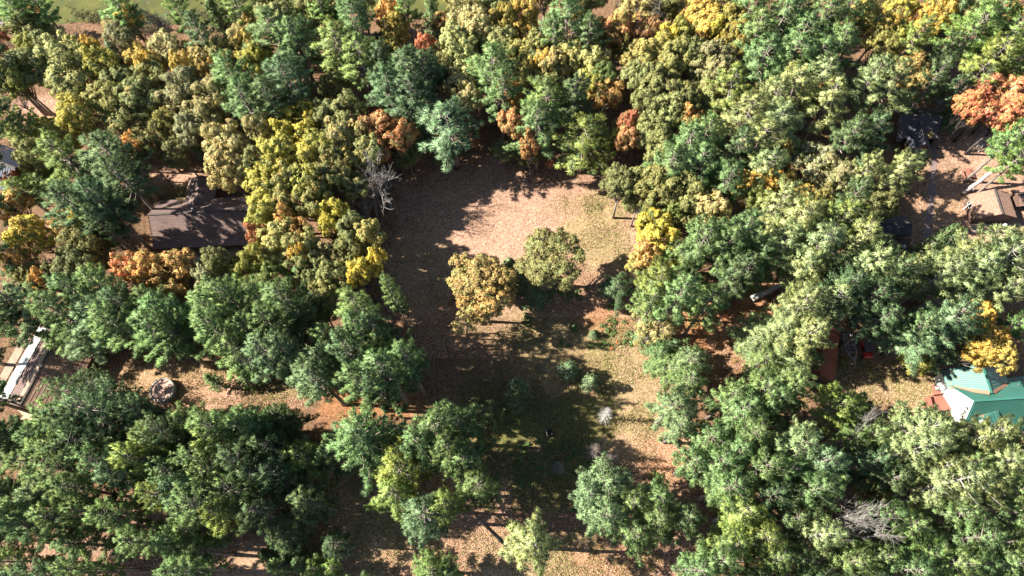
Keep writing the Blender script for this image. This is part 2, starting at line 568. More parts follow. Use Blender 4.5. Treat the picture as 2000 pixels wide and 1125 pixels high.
# ---------------------------------------------------------------- tree kinds (each crown and trunk mesh is shared by several trees)
def pine_parts(seed, style):
    rng = np.random.default_rng(seed)
    H, R = (24.0, 4.0) if style != 'dense' else (7.0, 1.9)
    tb = Tubes(6)
    lean = rng.normal(size=2) * 0.25 * R / 4
    zz = np.linspace(0, H, 9)
    pts = [(lean[0] * (z / H) ** 2 + 0.06 * math.sin(z * 0.7 + seed), lean[1] * (z / H) ** 2, z) for z in zz]
    rad = [0.09 * R * (1 - z / H) ** 0.8 + 0.03 for z in zz]
    rad[0] *= 1.25
    tb.add(pts, rad, sides=7)
    V, Fc, off = [], [], 0
    z0 = {'white': 0.5, 'star': 0.42, 'red': 0.56, 'dense': 0.12}[style] * H
    z = z0
    tufts_b, tufts_d, tufts_n = [], [], []
    lop = rng.uniform(0, 6.28)
    while z < H * 0.975:
        t = (z - z0) / (H - z0)
        if style == 'white':
            prof = (1 - t) ** 0.72 * (0.75 + 0.25 * min(1, t * 6)) * 1.08 + 0.06
        elif style == 'star':
            prof = (1 - t) ** 0.7 * 1.3
        elif style == 'red':
            prof = math.sqrt(max(0, 1 - (t * 1.0) ** 2.2)) * (0.65 + 0.35 * min(1, t * 3)) * 0.92 + 0.05
        else:
            prof = (1 - t) ** 0.75 + 0.05
        nb = {'white': 5, 'star': 7, 'red': 5, 'dense': 7}[style]
        a0 = rng.uniform(0, 6.28)
        for k in range(nb):
            az = a0 + k * 6.283 / nb + rng.normal() * 0.22
            L = R * prof * rng.uniform(*((0.55, 1.2) if style != 'dense' else (0.75, 1.25))) * (1 + 0.14 * math.cos(az - lop))
            if style == 'white' and rng.random() < 0.10:
                L *= 1.22
            L = max(L, 0.12 * R)
            rise = {'white': 0.10 + 0.55 * t, 'star': 0.12 + 0.8 * t * t, 'red': 0.18 + 0.6 * t, 'dense': -0.05 + 0.6 * t}[style] + rng.normal() * 0.07
            dr = np.array([math.cos(az), math.sin(az), 0])
            sd_ = np.array([-math.sin(az), math.cos(az), 0])
            zb = z + rng.uniform(-0.3, 0.3)
            curv = rng.normal() * 0.08

            def bp(s):
                s = np.asarray(s)[..., None]
                return np.array([lean[0] * (zb / H) ** 2, lean[1] * (zb / H) ** 2, zb]) + dr * L * s + sd_ * L * curv * s * s + np.array([0, 0, 1.0]) * L * (rise * s - 0.18 * s * (1 - s) + 0.10 * s * s)
            tb.add([bp(0.0), bp(0.45), bp(0.95)], [0.085 * (L / R) + 0.025, 0.05 * (L / R) + 0.015, 0.012], cap=False, sides=4)
            s0 = {'white': 0.32, 'star': 0.30, 'red': 0.42, 'dense': 0.22}[style]
            step = 0.30 if style != 'red' else 0.36
            ns = max(2, int(L * (1 - s0) / step))
            ss = np.linspace(s0, 1.0, ns) + rng.normal(size=ns) * 0.01
            for s in ss:
                wdt = {'white': 0.85, 'star': 0.50, 'red': 0.9, 'dense': 0.42}[style] * (0.25 + 1.5 * max(0.0, 1 - s) ** 0.7 * min(1, (s - s0) * 4 + .35)) * min(1.0, 0.45 + L / R)
                c = bp(s)
                for sg in (-1, 1):
                    if rng.random() < 0.08:
                        continue
                    ang = rng.uniform(0.40, 0.85)
                    tw = dr * math.cos(ang) + sd_ * sg * math.sin(ang) + np.array([0, 0, rng.uniform(0.0, 0.35)])
                    wl = wdt * rng.uniform(0.6, 1.2)
                    m = max(1, int(wl / 0.30))
                    us = (np.arange(m) + rng.uniform(0.5, 1.0)) / m
                    tufts_b.append(c + tw * (us * wl)[:, None])
                    tufts_d.append(np.tile(tw * 0.8 + np.array([0, 0, 0.55]), (m, 1)))
                    tufts_n.append(np.tile(dr * 0.55 + tw * 0.45 + np.array([0, 0, 0.6]), (m, 1)))
            tufts_b.append(bp(np.array([1.0])))
            tufts_d.append((dr + np.array([0, 0, 0.5]))[None])
            tufts_n.append((dr + np.array([0, 0, 0.4]))[None])
        z += {'white': 1.35, 'star': 1.7, 'red': 0.95, 'dense': 0.42}[style] * rng.uniform(0.75, 1.25)
    # leader
    n = 14
    tufts_b.append(np.stack([np.full(n, lean[0]) + rng.normal(size=n) * 0.15, np.full(n, lean[1]) + rng.normal(size=n) * 0.15, np.linspace(H * 0.95, H + 0.4, n)], 1))
    tufts_d.append(np.stack([rng.normal(size=n) * 0.5, rng.normal(size=n) * 0.5, np.ones(n)], 1))
    tufts_n.append(tufts_d[-1])
    B = np.concatenate(tufts_b)
    NN = unit(np.concatenate(tufts_n))
    D = unit(np.concatenate(tufts_d))
    B = B + rng.normal(size=B.shape) * 0.06
    q = {'white': 20, 'star': 22, 'red': 16, 'dense': 10}[style]
    Bq = np.repeat(B, q, 0) + rng.normal(size=(len(B) * q, 3)) * 0.05
    Dq = unit(np.repeat(D, q, 0) + rng.normal(size=(len(B) * q, 3)) * 0.48)
    Nq = unit(np.repeat(NN, q, 0) + Dq * 0.5 + rng.normal(size=Dq.shape) * 0.22)
    v, f = blades(Bq, Dq, {'white': 0.60, 'star': 0.60, 'red': 0.50, 'dense': 0.32}[style], 0.09 if style != 'dense' else 0.09, rng, Nq)
    crown = mesh_np('pine_crown', v, f, np.full(len(f), 3), M['needles'], normals=np.repeat(Nq, 3, 0))
    return crown, tb


def oak_parts(seed, style='oak'):
    rng = np.random.default_rng(seed)
    H, R = 17.0, 4.0
    tb = Tubes(6)
    fork = H * (0.38 if style != 'birch' else 0.8)
    lean = rng.normal(size=2) * 0.3
    tb.add([(0, 0, 0), (lean[0] * .3, lean[1] * .3, fork * 0.55), (lean[0], lean[1], fork)], [0.34, 0.24, 0.18], sides=7)
    nl = {'oak': 26, 'maple': 22, 'birch': 14, 'thin': 20}[style]
    zc = H * 0.66
    ax = np.array([1.0, 1.0, 0.95]) * R
    if style == 'birch':
        ax = np.array([0.5, 0.5, 1.2]) * R
    cen = []
    tries = 0
    while len(cen) < nl and tries < 4000:
        tries += 1
        d = rng.normal(size=3)
        d[2] = abs(d[2]) * 0.9 - 0.25
        d /= np.linalg.norm(d)
        rr = rng.uniform(0.62, 0.86)
        p = np.array([0, 0, zc]) + d * ax * rr * (1 + 0.1 * rng.normal())
        if all(np.linalg.norm(p - q) > 1.05 for q in cen):
            cen.append(p)
    lobes = []
    C_, Nn, S_ = [], [], []
    for p in cen:
        r = rng.uniform(0.75, 1.3)
        out = unit(p - np.array([0, 0, zc - 1.0]))
        base = np.array([lean[0], lean[1], fork * rng.uniform(0.8, 1.05)])
        mid = base * 0.45 + p * 0.55 + np.array([0, 0, -0.3]) + rng.normal(size=3) * 0.25
        tb.add([base, mid, p], [0.11, 0.06, 0.02], cap=False, sides=4)
        nc = int(15 * r * r) + 5
        d = rng.normal(size=(nc, 3))
        d = unit(d + out * 0.7 + np.array([0, 0, 0.35]))
        cc = p + d * (r * rng.uniform(0.65, 1.08, nc))[:, None] * np.array([1, 1, 0.8])
        for c, dd in zip(cc, d):
            if rng.random() < 0.3:
                tb.add([p, (p + c) / 2 + rng.normal(size=3) * 0.08, c + dd * 0.15], [0.025, 0.018, 0.008], cap=False, sides=3)
            k = rng.integers(30, 52) if style != 'thin' else rng.integers(12, 22)
            u = unit(rng.normal(size=(k, 3)) + dd * 0.8)
            rc = rng.uniform(0.28, 0.46)
            C_.append(c + u * rc * rng.uniform(0.5, 1.15, k)[:, None])
            Nn.append(u + dd * 0.5 + rng.normal(size=(k, 3)) * 0.55 + np.array([0, 0, 0.25]))
            S_.append(u * 0.8 + dd * 0.7 + out * 0.3 + rng.normal(size=(k, 3)) * 0.25)
    n = 900 if style != 'thin' else 300
    d = unit(rng.normal(size=(n, 3)))
    C_.append(np.array([0, 0, zc]) + d * ax * rng.uniform(0.2, 0.7, n)[:, None])
    Nn.append(rng.normal(size=(n, 3)) + np.array([0, 0, 1.0]))
    S_.append(unit(d + np.array([0, 0, 0.4])))
    sn = unit(np.concatenate(S_))
    v, f = leaf_quads(np.concatenate(C_), np.concatenate(Nn), 0.215, rng, 0.85, sn)
    crown = mesh_np('broadleaf_crown', v, f, np.full(len(f), 4), M['leaves'], normals=np.repeat(sn, 4, 0))
    return crown, tb


def bare_parts(seed, mat, fine=1.0, spruce=False):
    rng = np.random.default_rng(seed)
    tb = Tubes(5)
    tw = Tubes(3)
    H, R = 13.0, 4.0

    def grow(p, d, L, r, lev):
        n = 3
        pts = [p]
        dd = d
        for i in range(n):
            dd = unit(dd + rng.normal(size=3) * 0.14 + np.array([0, 0, 0.05]))
            pts.append(pts[-1] + dd * L / n)
        (tb if lev < 2 else tw).add(pts, [r, r * .8, r * .62, r * .42], cap=False)
        if lev >= 4:
            return
        k = [5, 5, 4, 4][lev]
        for j in range(k):
            s = rng.uniform(0.35, 1.0) if j else 1.0
            i0 = min(int(s * n), n - 1)
            q = pts[i0] + (pts[i0 + 1] - pts[i0]) * (s * n - i0)
            nd = unit(dd + unit(rng.normal(size=3)) * rng.uniform(0.55, 0.95) + np.array([0, 0, 0.05]))
            grow(q, nd, L * rng.uniform(0.5, 0.75), r * rng.uniform(0.5, 0.62), lev + 1)
    if spruce:
        tb.add([(0, 0, 0), (0.1, 0, H * .5), (0, 0.1, H)], [0.2, 0.12, 0.02])
        for z in np.linspace(H * 0.12, H * 0.98, 60):
            t = z / H
            L = R * (1 - t) ** 0.8 * rng.uniform(0.6, 1.1) + 0.3
            for k in range(3):
                az = rng.uniform(0, 6.28)
                d = np.array([math.cos(az), math.sin(az), -0.12 + 0.5 * t])
                b = np.array([0, 0, z])
                tb.add([b, b + d * L * 0.55 + [0, 0, -0.05], b + d * L], [0.07, 0.045, 0.015], cap=False, sides=3)
                for _ in range(4):
                    s = rng.uniform(0.25, 0.95)
                    q = b + d * L * s
                    e = unit(d + rng.normal(size=3) * 0.7) * rng.uniform(0.3, 0.8)
                    tw.add([q, q + e * .5, q + e], [0.03, 0.022, 0.01], cap=False, sides=3)
    else:
        grow(np.zeros(3), np.array([0, 0, 1.0]), H * 0.45, 0.24, 0)
    return tb.mesh('bare_trunk', mat), tw.mesh('bare_twigs', mat, False)


KIND = {}


def reg(kind, crown, tb, H, R, tmat):
    KIND.setdefault(kind, []).append((crown, tb.mesh('trunk', tmat) if isinstance(tb, Tubes) else tb, H, R))


for s in range(6): reg('white', *pine_parts(100 + s, 'white'), 24.0, 4.0, M['bark'])
for s in range(2): reg('palewhite', *pine_parts(140 + s, 'white'), 24.0, 4.0, M['pale_bark'])
for s in range(2): reg('star', *pine_parts(120 + s, 'star'), 24.0, 4.0, M['bark'])
for s in range(3): reg('red', *pine_parts(130 + s, 'red'), 24.0, 4.0, M['bark'])
for s in range(3): reg('dense', *pine_parts(150 + s, 'dense'), 7.0, 1.9, M['bark'])
for s in range(5): reg('oak', *oak_parts(200 + s), 17.0, 4.0, M['bark'])
for s in range(3): reg('maple', *oak_parts(220 + s, 'maple'), 17.0, 4.0, M['dark_bark'])
for s in range(2): reg('thin', *oak_parts(230 + s, 'thin'), 17.0, 4.0, M['twig'])
for s in range(1): reg('birch', *oak_parts(240 + s, 'birch'), 17.0, 4.0, M['pale_bark'])
for s in range(3):
    a, b = bare_parts(300 + s, M['twig'])
    KIND.setdefault('bare', []).append((b, a, 13.0, 4.0))
for s in range(2):
    a, b = bare_parts(310 + s, M['pale_bark'])
    KIND.setdefault('barepale', []).append((b, a, 13.0, 4.0))
a, b = bare_parts(320, M['white_wood'], spruce=True)
KIND['deadspruce'] = [(b, a, 13.0, 4.0)]
a, b = bare_parts(321, M['bark'], spruce=True)
KIND['deadgrey'] = [(b, a, 13.0, 4.0)]

# colours of foliage as it is (albedo), and the words for them
COLS = {
    'dg': ((0.055, 0.092, 0.055), 'dark green'), 'g': ((0.088, 0.142, 0.070), 'green'), 'bg': ((0.095, 0.150, 0.100), 'blue green'),
    'pa': ((0.150, 0.190, 0.110), 'pale green'), 'yg': ((0.125, 0.170, 0.062), 'yellow green'), 'br': ((0.092, 0.155, 0.062), 'bright green'),
    'ol': ((0.190, 0.212, 0.100), 'olive green'), 'do': ((0.120, 0.130, 0.062), 'dark olive'), 'go': ((0.225, 0.230, 0.150), 'grey green'),
    'yo': ((0.285, 0.290, 0.085), 'yellow olive'), 'ta': ((0.330, 0.305, 0.175), 'tan'), 'gd': ((0.42, 0.31, 0.10), 'golden'), 'bo': ((0.32, 0.235, 0.11), 'brownish orange'),
    'dk': ((0.25, 0.225, 0.08), 'brownish gold'), 'ye': ((0.44, 0.39, 0.09), 'bright yellow'), 'or': ((0.44, 0.26, 0.12), 'orange'),
    'ru': ((0.34, 0.19, 0.12), 'rust brown'), 're': ((0.34, 0.13, 0.10), 'red'), 'pk': ((0.50, 0.22, 0.15), 'pinkish red'), 'gy': ((0.3, 0.3, 0.3), 'grey'),
    'wh': ((0.7, 0.7, 0.7), 'white'), 'py': ((0.335, 0.350, 0.165), 'pale yellow green'),
}
WORD = {'white': ('white_pine_tree', 'pine', 'pine tree'), 'palewhite': ('white_pine_tree', 'pine', 'pine tree'), 'star': ('white_pine_tree', 'star-shaped pine', 'pine tree'), 'red': ('red_pine_tree', 'tufted pine', 'pine tree'),
        'dense': ('young_conifer', 'small conifer', 'conifer'), 'oak': ('oak_tree', 'oak', 'oak tree'), 'maple': ('maple_tree', 'maple', 'maple tree'),
        'thin': ('oak_tree', 'half-bare oak', 'oak tree'), 'birch': ('birch_tree', 'narrow birch', 'birch tree'), 'bare': ('bare_tree', 'leafless tree', 'bare tree'), 'barepale': ('bare_tree', 'silvery leafless tree', 'bare tree'),
        'deadspruce': ('dead_conifer', 'leafless dead conifer', 'dead tree'), 'deadgrey': ('dead_conifer', 'leafless dead conifer', 'dead tree')}
DEFH = {'white': 21, 'palewhite': 22, 'star': 21, 'red': 21, 'dense': 7, 'oak': 17.5, 'maple': 13, 'thin': 14, 'birch': 17, 'bare': 13, 'barepale': 15, 'deadspruce': 8, 'deadgrey': 8}
CENT = {'white': 0.74, 'palewhite': 0.74, 'star': 0.78, 'red': 0.78, 'dense': 0.5, 'oak': 0.68, 'maple': 0.68, 'thin': 0.68, 'birch': 0.62, 'bare': 0.68, 'barepale': 0.68, 'deadspruce': 0.55, 'deadgrey': 0.55}

# kind colour [turned-amount] : x,y,r[,height] in photo pixels of the crown's middle
TREES = '''
oak ol .1: 615,-12,32 700,-8,34 1060,-20,34 1150,-15,34 1325,-15,34 1240,-25,34 45,45,36 75,62,30,14 140,145,48 240,172,46 215,192,38 60,132,52 300,145,32 440,112,36 550,32,38 600,22,36 640,232,38 682,217,34 960,18,28 1050,95,28 1075,160,32 1320,112,34 1250,352,28 1340,378,36 60,300,28 1040,118,26
oak py .15: 20,150,36 105,108,42 890,85,38 902,120,34 1115,112,32 1152,125,34 972,85,34 988,118,28 920,78,26 140,110,34 1450,205,30
oak py .3: 1260,118,38 1290,100,30 555,445,28,13 545,472,40 585,482,34 530,505,32,14 720,462,28
oak yo .15: 42,168,34 195,128,34 155,222,38 100,245,38 500,118,30 590,312,46 545,302,38 622,292,34 520,352,42 600,352,38 522,402,36 480,522,28 500,505,26 510,430,28 1160,165,26 1330,62,26,15 1745,70,28 1760,20,30 130,268,32 1790,700,28,12 60,100,26
oak ta .3: 415,187,36 455,300,42 432,272,36 445,335,38 400,120,24 472,78,30 908,18,38 935,52,34 895,172,30 918,195,24 1245,25,36 660,275,34 505,252,30 1392,408,36 1080,128,30 325,98,32 660,320,28 700,262,28
oak ta .6: 370,112,30 410,140,24 485,60,26 585,60,20
oak ol .35: 690,292,38 650,322,36 245,238,32 270,195,42 720,298,34 640,352,34 690,362,30 570,392,34 622,392,30 500,320,28 560,360,30
oak go .1: 360,168,36 352,205,34 400,232,34 235,72,28 1390,120,42 1400,152,34 642,502,30 1590,312,40 1622,342,44 1640,362,34 410,537,30 378,250,32 430,175,28
oak ol .2: 1420,-15,34 1530,-12,34 1700,-18,34 1890,-15,34 1250,152,34 1290,172,44 1330,192,36 1262,207,34 1302,217,38 1392,202,38 1350,108,30 1280,262,34 1292,292,30 1290,367,42 1340,410,34 690,447,30 680,490,30 652,540,30 612,522,34 585,525,30 1335,245,30 1215,250,24,12 1550,305,34 640,570,28
oak do .25: 1085,510,60,14
oak do .3: 1125,12,30 1165,62,26 1222,95,22,14 1290,12,28 655,8,26 540,-8,26
oak do .1: 300,290,40,15 330,318,28,14 865,132,32 795,302,26,12 430,512,28 620,602,32 655,172,28 1210,372,36 1245,395,28,13 160,472,42 185,490,34,14 150,522,44 65,540,30 940,820,38,13 865,300,24,9 1340,205,24 240,600,28 1690,420,34 1720,400,30 110,540,36 985,290,24,8 1030,300,24,7 1370,150,26 1700,965,34,15
oak yg .1: 1285,432,36,15 1310,412,28 530,542,32 1180,150,24 100,1110,24,10 1850,8,36 960,100,24 1475,390,28
oak dk .2: 770,55,26 770,88,26 330,238,24 1015,112,40 1010,152,34 985,42,26 1430,42,34 1440,80,34 1720,92,34 1690,35,34 740,98,24 1245,520,24,11 1590,395,28 985,10,24 880,215,20,10
oak gd .2: 480,95,26 560,75,22 1035,140,24 1065,125,22 590,490,22 1530,300,18 360,130,22 175,95,20,14 275,112,30,14 290,128,24 255,38,22 1385,48,36 1370,18,30 1020,28,30 1022,62,28 1800,40,34 1720,52,34 1535,372,34 1490,358,34 1570,398,32 1455,365,28 1910,615,28,15 1920,662,38,16 1906,688,30,15 1942,692,34,15 60,455,26 1835,30,26
maple ye .2: 580,245,42,14 652,415,26,14 645,442,20,13 1305,75,22,14 705,535,28,12 737,508,20,11 1400,60,22 1270,470,40,14 60,462,40,14 170,428,30,14 1275,440,30,15 612,228,22,13 555,262,22,12
oak bo .2: 1780,140,38,15 1795,165,26,14 330,535,40,12 930,545,52,13 950,590,48,13 975,550,30,13
maple or .3: 1180,182,32,13 130,440,26,13 40,510,26,12 995,182,28,13 1345,238,24,12 760,25,28 865,42,18 290,527,36,12 340,530,44,12 300,548,24,11 560,432,24,12 590,452,20,11 1253,495,28,12 28,402,34,12 265,285,20,9 70,28,16,8  1690,235,18,9 1610,182,24,10 1975,30,20,12 90,548,22,10
maple ru .2: 760,265,42,14 730,255,28,13 1205,60,30,15 1262,55,28,13 1225,275,24,9 1500,95,16,8 790,262,22,13 1000,245,26,9 1035,285,20,6 1170,300,18,6
maple re .1: 832,95,22,12 850,102,18,12 0,85,20,12 735,215,16,8 30,345,15,9 112,425,14,10 1940,202,52,14 900,215,5,5 1230,243,22,12 505,462,20,13 1905,230,28,13 50,372,10,8 145,370,9,8 925,275,12,5 1140,265,8,5 1075,320,10,4
maple pk .3: 250,520,26,12 1980,182,38,13 1965,225,36,13 1890,205,24,12 1270,618,14,5
thin ta .3: 220,45,28,13 905,640,26,9 1300,640,36,9 1262,655,26,7 1255,620,24,6 1815,262,8,4 1225,375,16,6
thin ol .2: 190,250,26,12 1600,1000,30,15 1330,360,20,12 1725,845,30,14 35,185,26,13 980,300,16,5
birch dk .5: 1205,65,32,17 1240,60,22,14
barepale gy: 515,684,34,23 1690,1035,50,25 1665,1010,36,24 738,335,48,17 712,362,40,15 1925,168,46,15 1310,38,34,18 300,30,38,16 1705,848,30,21
bare gy: 140,65,42,13 105,72,30,12 30,95,28,12 325,50,26,13 215,60,28,11 940,60,18,12 722,400,28,12 770,88,22,11 1965,150,32,13 1850,205,16,9 1725,830,22,16 1360,82,20,13 1190,885,24,6 1770,880,28,14 1640,950,30,12 1785,945,24,12 1430,405,20,15 1060,720,10,3 1240,20,20,14 1965,1005,20,12
deadspruce wh: 1184,808,22,7
deadgrey gy: 1160,880,26,9 1186,900,22,9 1092,912,22,6 548,22,14,15 1205,20,12,15
white bg 0: 30,582,48 60,602,40 200,622,46 182,672,42 520,692,42 560,682,40 632,702,44,20 622,742,44,20 350,960,38 240,932,40 830,1002,46,21 880,548,10,6 1190,940,54,17 880,245,58,17 1150,965,36,16 1182,1000,40,18 1820,642,46,22 1782,662,44,21 1860,622,40,22 1832,684,36,20 180,965,34 100,962,42 1312,792,44,17 1332,832,36,17 1292,760,34,16 1560,872,46 1602,902,42 1372,702,36,15
white g 0: 115,612,44 110,662,42 155,577,40 195,562,40 232,662,42 300,592,38 330,622,42 312,662,42 350,682,38 412,602,48 422,652,46 452,582,42 460,692,46 490,642,44 512,592,42 562,592,44 532,632,42 702,602,44,20 732,622,38,20 680,632,38,20 690,700,36 752,722,56,22 702,742,40 792,702,34,22 802,735,32,22 100,797,44 90,842,40 70,902,44 50,932,38 250,872,40 382,802,38 432,792,46 472,822,44 500,785,34 852,842,50 900,832,44 815,872,40 872,882,42 920,902,44 940,942,38 700,652,36 640,660,30,18 480,745,30,14
white g .1: 60,982,42 150,952,42 52,1022,38 112,1012,38 172,1002,38 222,1012,38 150,1062,36 232,1060,34 272,1060,34 372,1032,42 342,1062,38 402,1082,42 352,1112,34 152,1112,28,20 192,1117,24,19 22,1095,34,18 480,962,40 482,1020,38 20,632,42 15,580,30,23 765,572,20,20
white dg 0: -35,600,40 -45,690,42 -50,770,40 -30,860,42 -35,960,42 -30,1050,40 -25,480,40 -30,300,38 -35,210,36 -20,120,34 -25,400,30,16 60,1130,36 700,1150,30 1480,1140,36 1700,1140,36 1600,1145,36 165,332,52 222,302,50 150,402,46 192,398,40 212,385,36 95,385,34 150,365,44 235,345,40 262,362,30 200,440,26 790,142,46,21 832,142,44,21 762,172,42 802,192,46,20 842,172,34,18 835,215,34,16 562,152,46 532,202,42 750,130,34 742,190,36 590,622,38,19 240,602,34 680,690,38 470,905,40 500,935,42 530,880,40,20 505,870,36,20 540,930,42,20 512,1002,42,20 560,1040,40,20 612,982,38,17 622,1012,34,17 660,1060,28,12 740,760,24,14 740,650,36,19 20,852,38 20,802,34,20 5,962,34,20 0,1002,32 300,850,36 270,800,34,20 1205,560,32,8 1120,190,34,20 1152,72,28,20 400,60,32,20 375,35,24,19 1440,292,36 1440,540,34 1480,560,34 1700,582,42,20 1742,542,40,21 1650,562,38,21 1720,620,34,18 1340,1010,38,16 1310,975,34,16 1550,1012,34 1600,775,34,16 1700,905,38,18 1730,935,38,18 1830,150,26,14 1850,100,28,16 1870,170,24,13 1660,265,34 1700,265,36,17 1660,800,34,14 1760,985,36,15 545,800,30,14 560,830,34,14 640,890,30,16 330,905,30 1530,975,30,16 1500,965,34 1960,600,34 1990,560,32 1520,820,30 1660,395,30,20
white g .05: 540,62,50 512,85,40 578,78,40 510,172,42 500,222,40 535,132,46 482,202,42 458,155,38 692,42,36 702,62,34 1110,42,48 1082,72,28,22 960,142,46 942,172,38 978,182,36 1050,237,42,19 1030,205,34,19 1480,62,40 1492,112,46 1465,22,36 1342,282,44 1382,262,38 1312,322,42 1372,322,44 1422,352,38 1352,452,38 1322,502,46 1372,472,42 1340,552,46 1332,592,42 1392,592,36,20 1272,592,32,18 1422,482,38 1450,452,42 1482,502,42 1432,425,34 1405,515,34 1562,72,44 1522,42,42 1602,42,42 1542,112,46 1592,112,44 1642,92,40 1652,22,38 1560,20,36
white pa .05: 1455,232,46 1482,272,46 1512,192,42 1552,172,44 1520,242,46 1602,152,38 1622,192,40 1652,212,34 1492,330,36 1742,162,42,20 1712,182,38,20 1702,150,36,20 1700,302,34,18 1690,335,28,18 1752,342,34,17 1795,325,26,17 1522,402,42 1562,432,46 1532,472,46 1602,482,46 1572,522,42 1642,470,38 1682,472,40 1702,522,46 1532,562,28 1562,602,42 1622,592,42 1752,492,36 1490,422,42 1602,540,34 1660,520,34 1500,240,30
palewhite pa .05: 1872,482,50 1922,472,46 1902,532,46 1842,532,38 1952,512,46 1982,482,34 1892,562,42 1962,562,36 1932,440,28,23 1030,1042,50,21 1010,1075,36,20 1532,642,46 1482,652,46,20 1452,642,38 1582,652,42 1540,702,46 1590,692,40 1800,812,46 1842,832,46 1882,862,42 1802,872,40 1832,912,38 1862,942,46 1902,952,44 1932,902,42 1922,852,36 1972,882,42 1990,842,38 1602,1042,36 1380,735,36,17
white yg .1: 1070,197,46,19 1140,258,60,16 1640,432,42,21 1642,402,34,20 1432,172,40 1470,170,38 662,92,44,22 702,112,42,22 50,252,42,18 20,267,28,18 120,302,38,17 80,352,36,18 40,368,34,18 280,902,40 300,862,38 422,862,40 432,1002,38 782,922,46 772,962,38 870,982,36,20 592,892,40,17 1632,792,42,16 1622,822,34,16 1450,1002,46,19 1482,1052,42,19 1432,1062,40 1462,945,34 310,970,36 210,880,36 1290,552,40,20 1250,590,30,17 1420,1035,34,18 1800,95,24 1790,75,26 1940,112,42,21 1992,112,36,21 1970,140,30,21
white br 0: 1902,62,46 1942,32,46 1972,62,46 1880,30,34 1600,425,14,18 235,15,30,20 345,15,26,20 355,50,20,18 625,5,26,20 790,5,24,20 1982,268,34,18 1990,310,28,17 1955,275,22,17 1975,325,22,17 1510,742,42,19 1800,1082,42,18 1990,632,26,16 845,1115,36,9 870,1118,28,8 610,1112,24,8 650,1108,20,8 1285,935,14,10 460,10,34,19 75,8,28,18 30,20,30,18 245,40,16,18 480,8,22,18
white g .15: 1382,852,42,18 1402,832,38,18 1452,802,46 1482,762,46 1472,852,42 1402,902,44 1355,902,34,17 1422,952,44 1392,932,38 1482,912,42 1232,982,38,17 1282,972,38,17 1290,1012,42,17 1242,1042,38,17 1242,1080,32,17 1402,1102,40 1362,1112,34 1532,922,42 1582,962,42 1702,852,30,16 1692,892,34,16 1762,1022,42 1722,1002,36 1782,1062,40 1852,1102,44 1762,1112,40 1962,962,40 1992,1002,44 1902,1052,46 1952,1062,44 1972,1102,40 1862,1002,38 1515,1032,38 1512,1092,42 1902,1100,38 1660,1095,34 1705,1085,36 1620,950,34 1440,880,34 1655,860,30,15 1560,1090,34,16 1880,905,32 1490,700,40 1510,790,36 1540,765,36 1460,740,36 1425,765,32 1310,712,42,15 1352,745,30,15 1295,690,30,14
star g 0: 700,850,60,23 700,870,34,20
star yg .3: 745,680,38,20
star pa .1: 1730,480,30,17 1560,845,30,20
red dg .1: 180,800,48 222,782,42,16 232,832,46 170,862,44 152,842,38 262,775,30,13 165,750,36,14 130,765,34 285,790,30 330,845,36
red g .1: 120,880,40 200,905,36 390,990,42 420,925,40 455,955,36 340,925,32 390,900,30 130,920,36 30,760,26,18 1880,645,26,16 1795,640,22,18
dense bg 0: 1110,722,20,5 1155,747,20,5 1010,760,24,9 1008,785,22,7 995,525,20,7 1020,545,22,7 1050,577,20,6 1310,680,22,7 385,285,15,8 245,130,18,12 1840,60,18,14
dense g 0: 845,40,20,15 440,60,22,15 560,15,18,14 1860,222,20,8 1870,232,16,6 1780,190,22,12 590,1100,22,8 550,1105,24,9 530,1085,20,8 990,560,18,6 1255,655,16,4 1160,652,10,2 1120,640,8,2 360,1120,22,9 1840,500,20,10 1855,470,14,8 1815,480,18,14 600,555,26,12 480,735,18,6 1230,390,12,4 1255,400,12,3.5 420,745,16,7
'''
records = []
for line in TREES.strip().splitlines():
    head, body = line.split(':')
    hd = head.split()
    kind, colr = hd[0], hd[1]
    turn = float(hd[2]) if len(hd) > 2 else 0.0
    for it in body.split():
        q = [float(v) for v in it.split(',')]
        if len(q) < 4:
            q.append(DEFH[kind] * random.uniform(0.9, 1.1) * (0.82 + 0.18 * min(1.3, q[2] / 42)))
        records.append(dict(kind=kind, col=colr, turn=turn, x=q[0], y=q[1], r=q[2], h=q[3]))

# crowns that stand inside one another read as one crown in the photograph: keep the larger one
LITP = [(380, 745), (420, 770), (455, 765), (300, 715), (540, 775), (1080, 420), (1000, 450), (1180, 470), (1220, 430), (1240, 740), (1245, 850), (1290, 890), (330, 345), (300, 420), (310, 445), (350, 440),
        (740, 1070), (485, 1100), (970, 1095), (1150, 1090), (1925, 395), (1950, 405), (1860, 735), (1885, 790), (1940, 790), (20, 755), (1210, 650), (1380, 740), (1470, 600), (400, 1110), (90, 215), (1625, 735), (1780, 760), (30, 810), (320, 455), (360, 450), (400, 455), (340, 720), (420, 730), (360, 775), (318, 760), (500, 780), (330, 760), (1870, 745), (1900, 745)]
PINES = ('white', 'palewhite')
keep = []
for r in sorted(records, key=lambda r: -r['r']):
    if r['kind'] in PINES and r['h'] > 14 and any(k['kind'] in PINES and math.hypot(k['x'] - r['x'], k['y'] - r['y']) < 39 for k in keep):
        continue
    keep.append(r)
records = keep
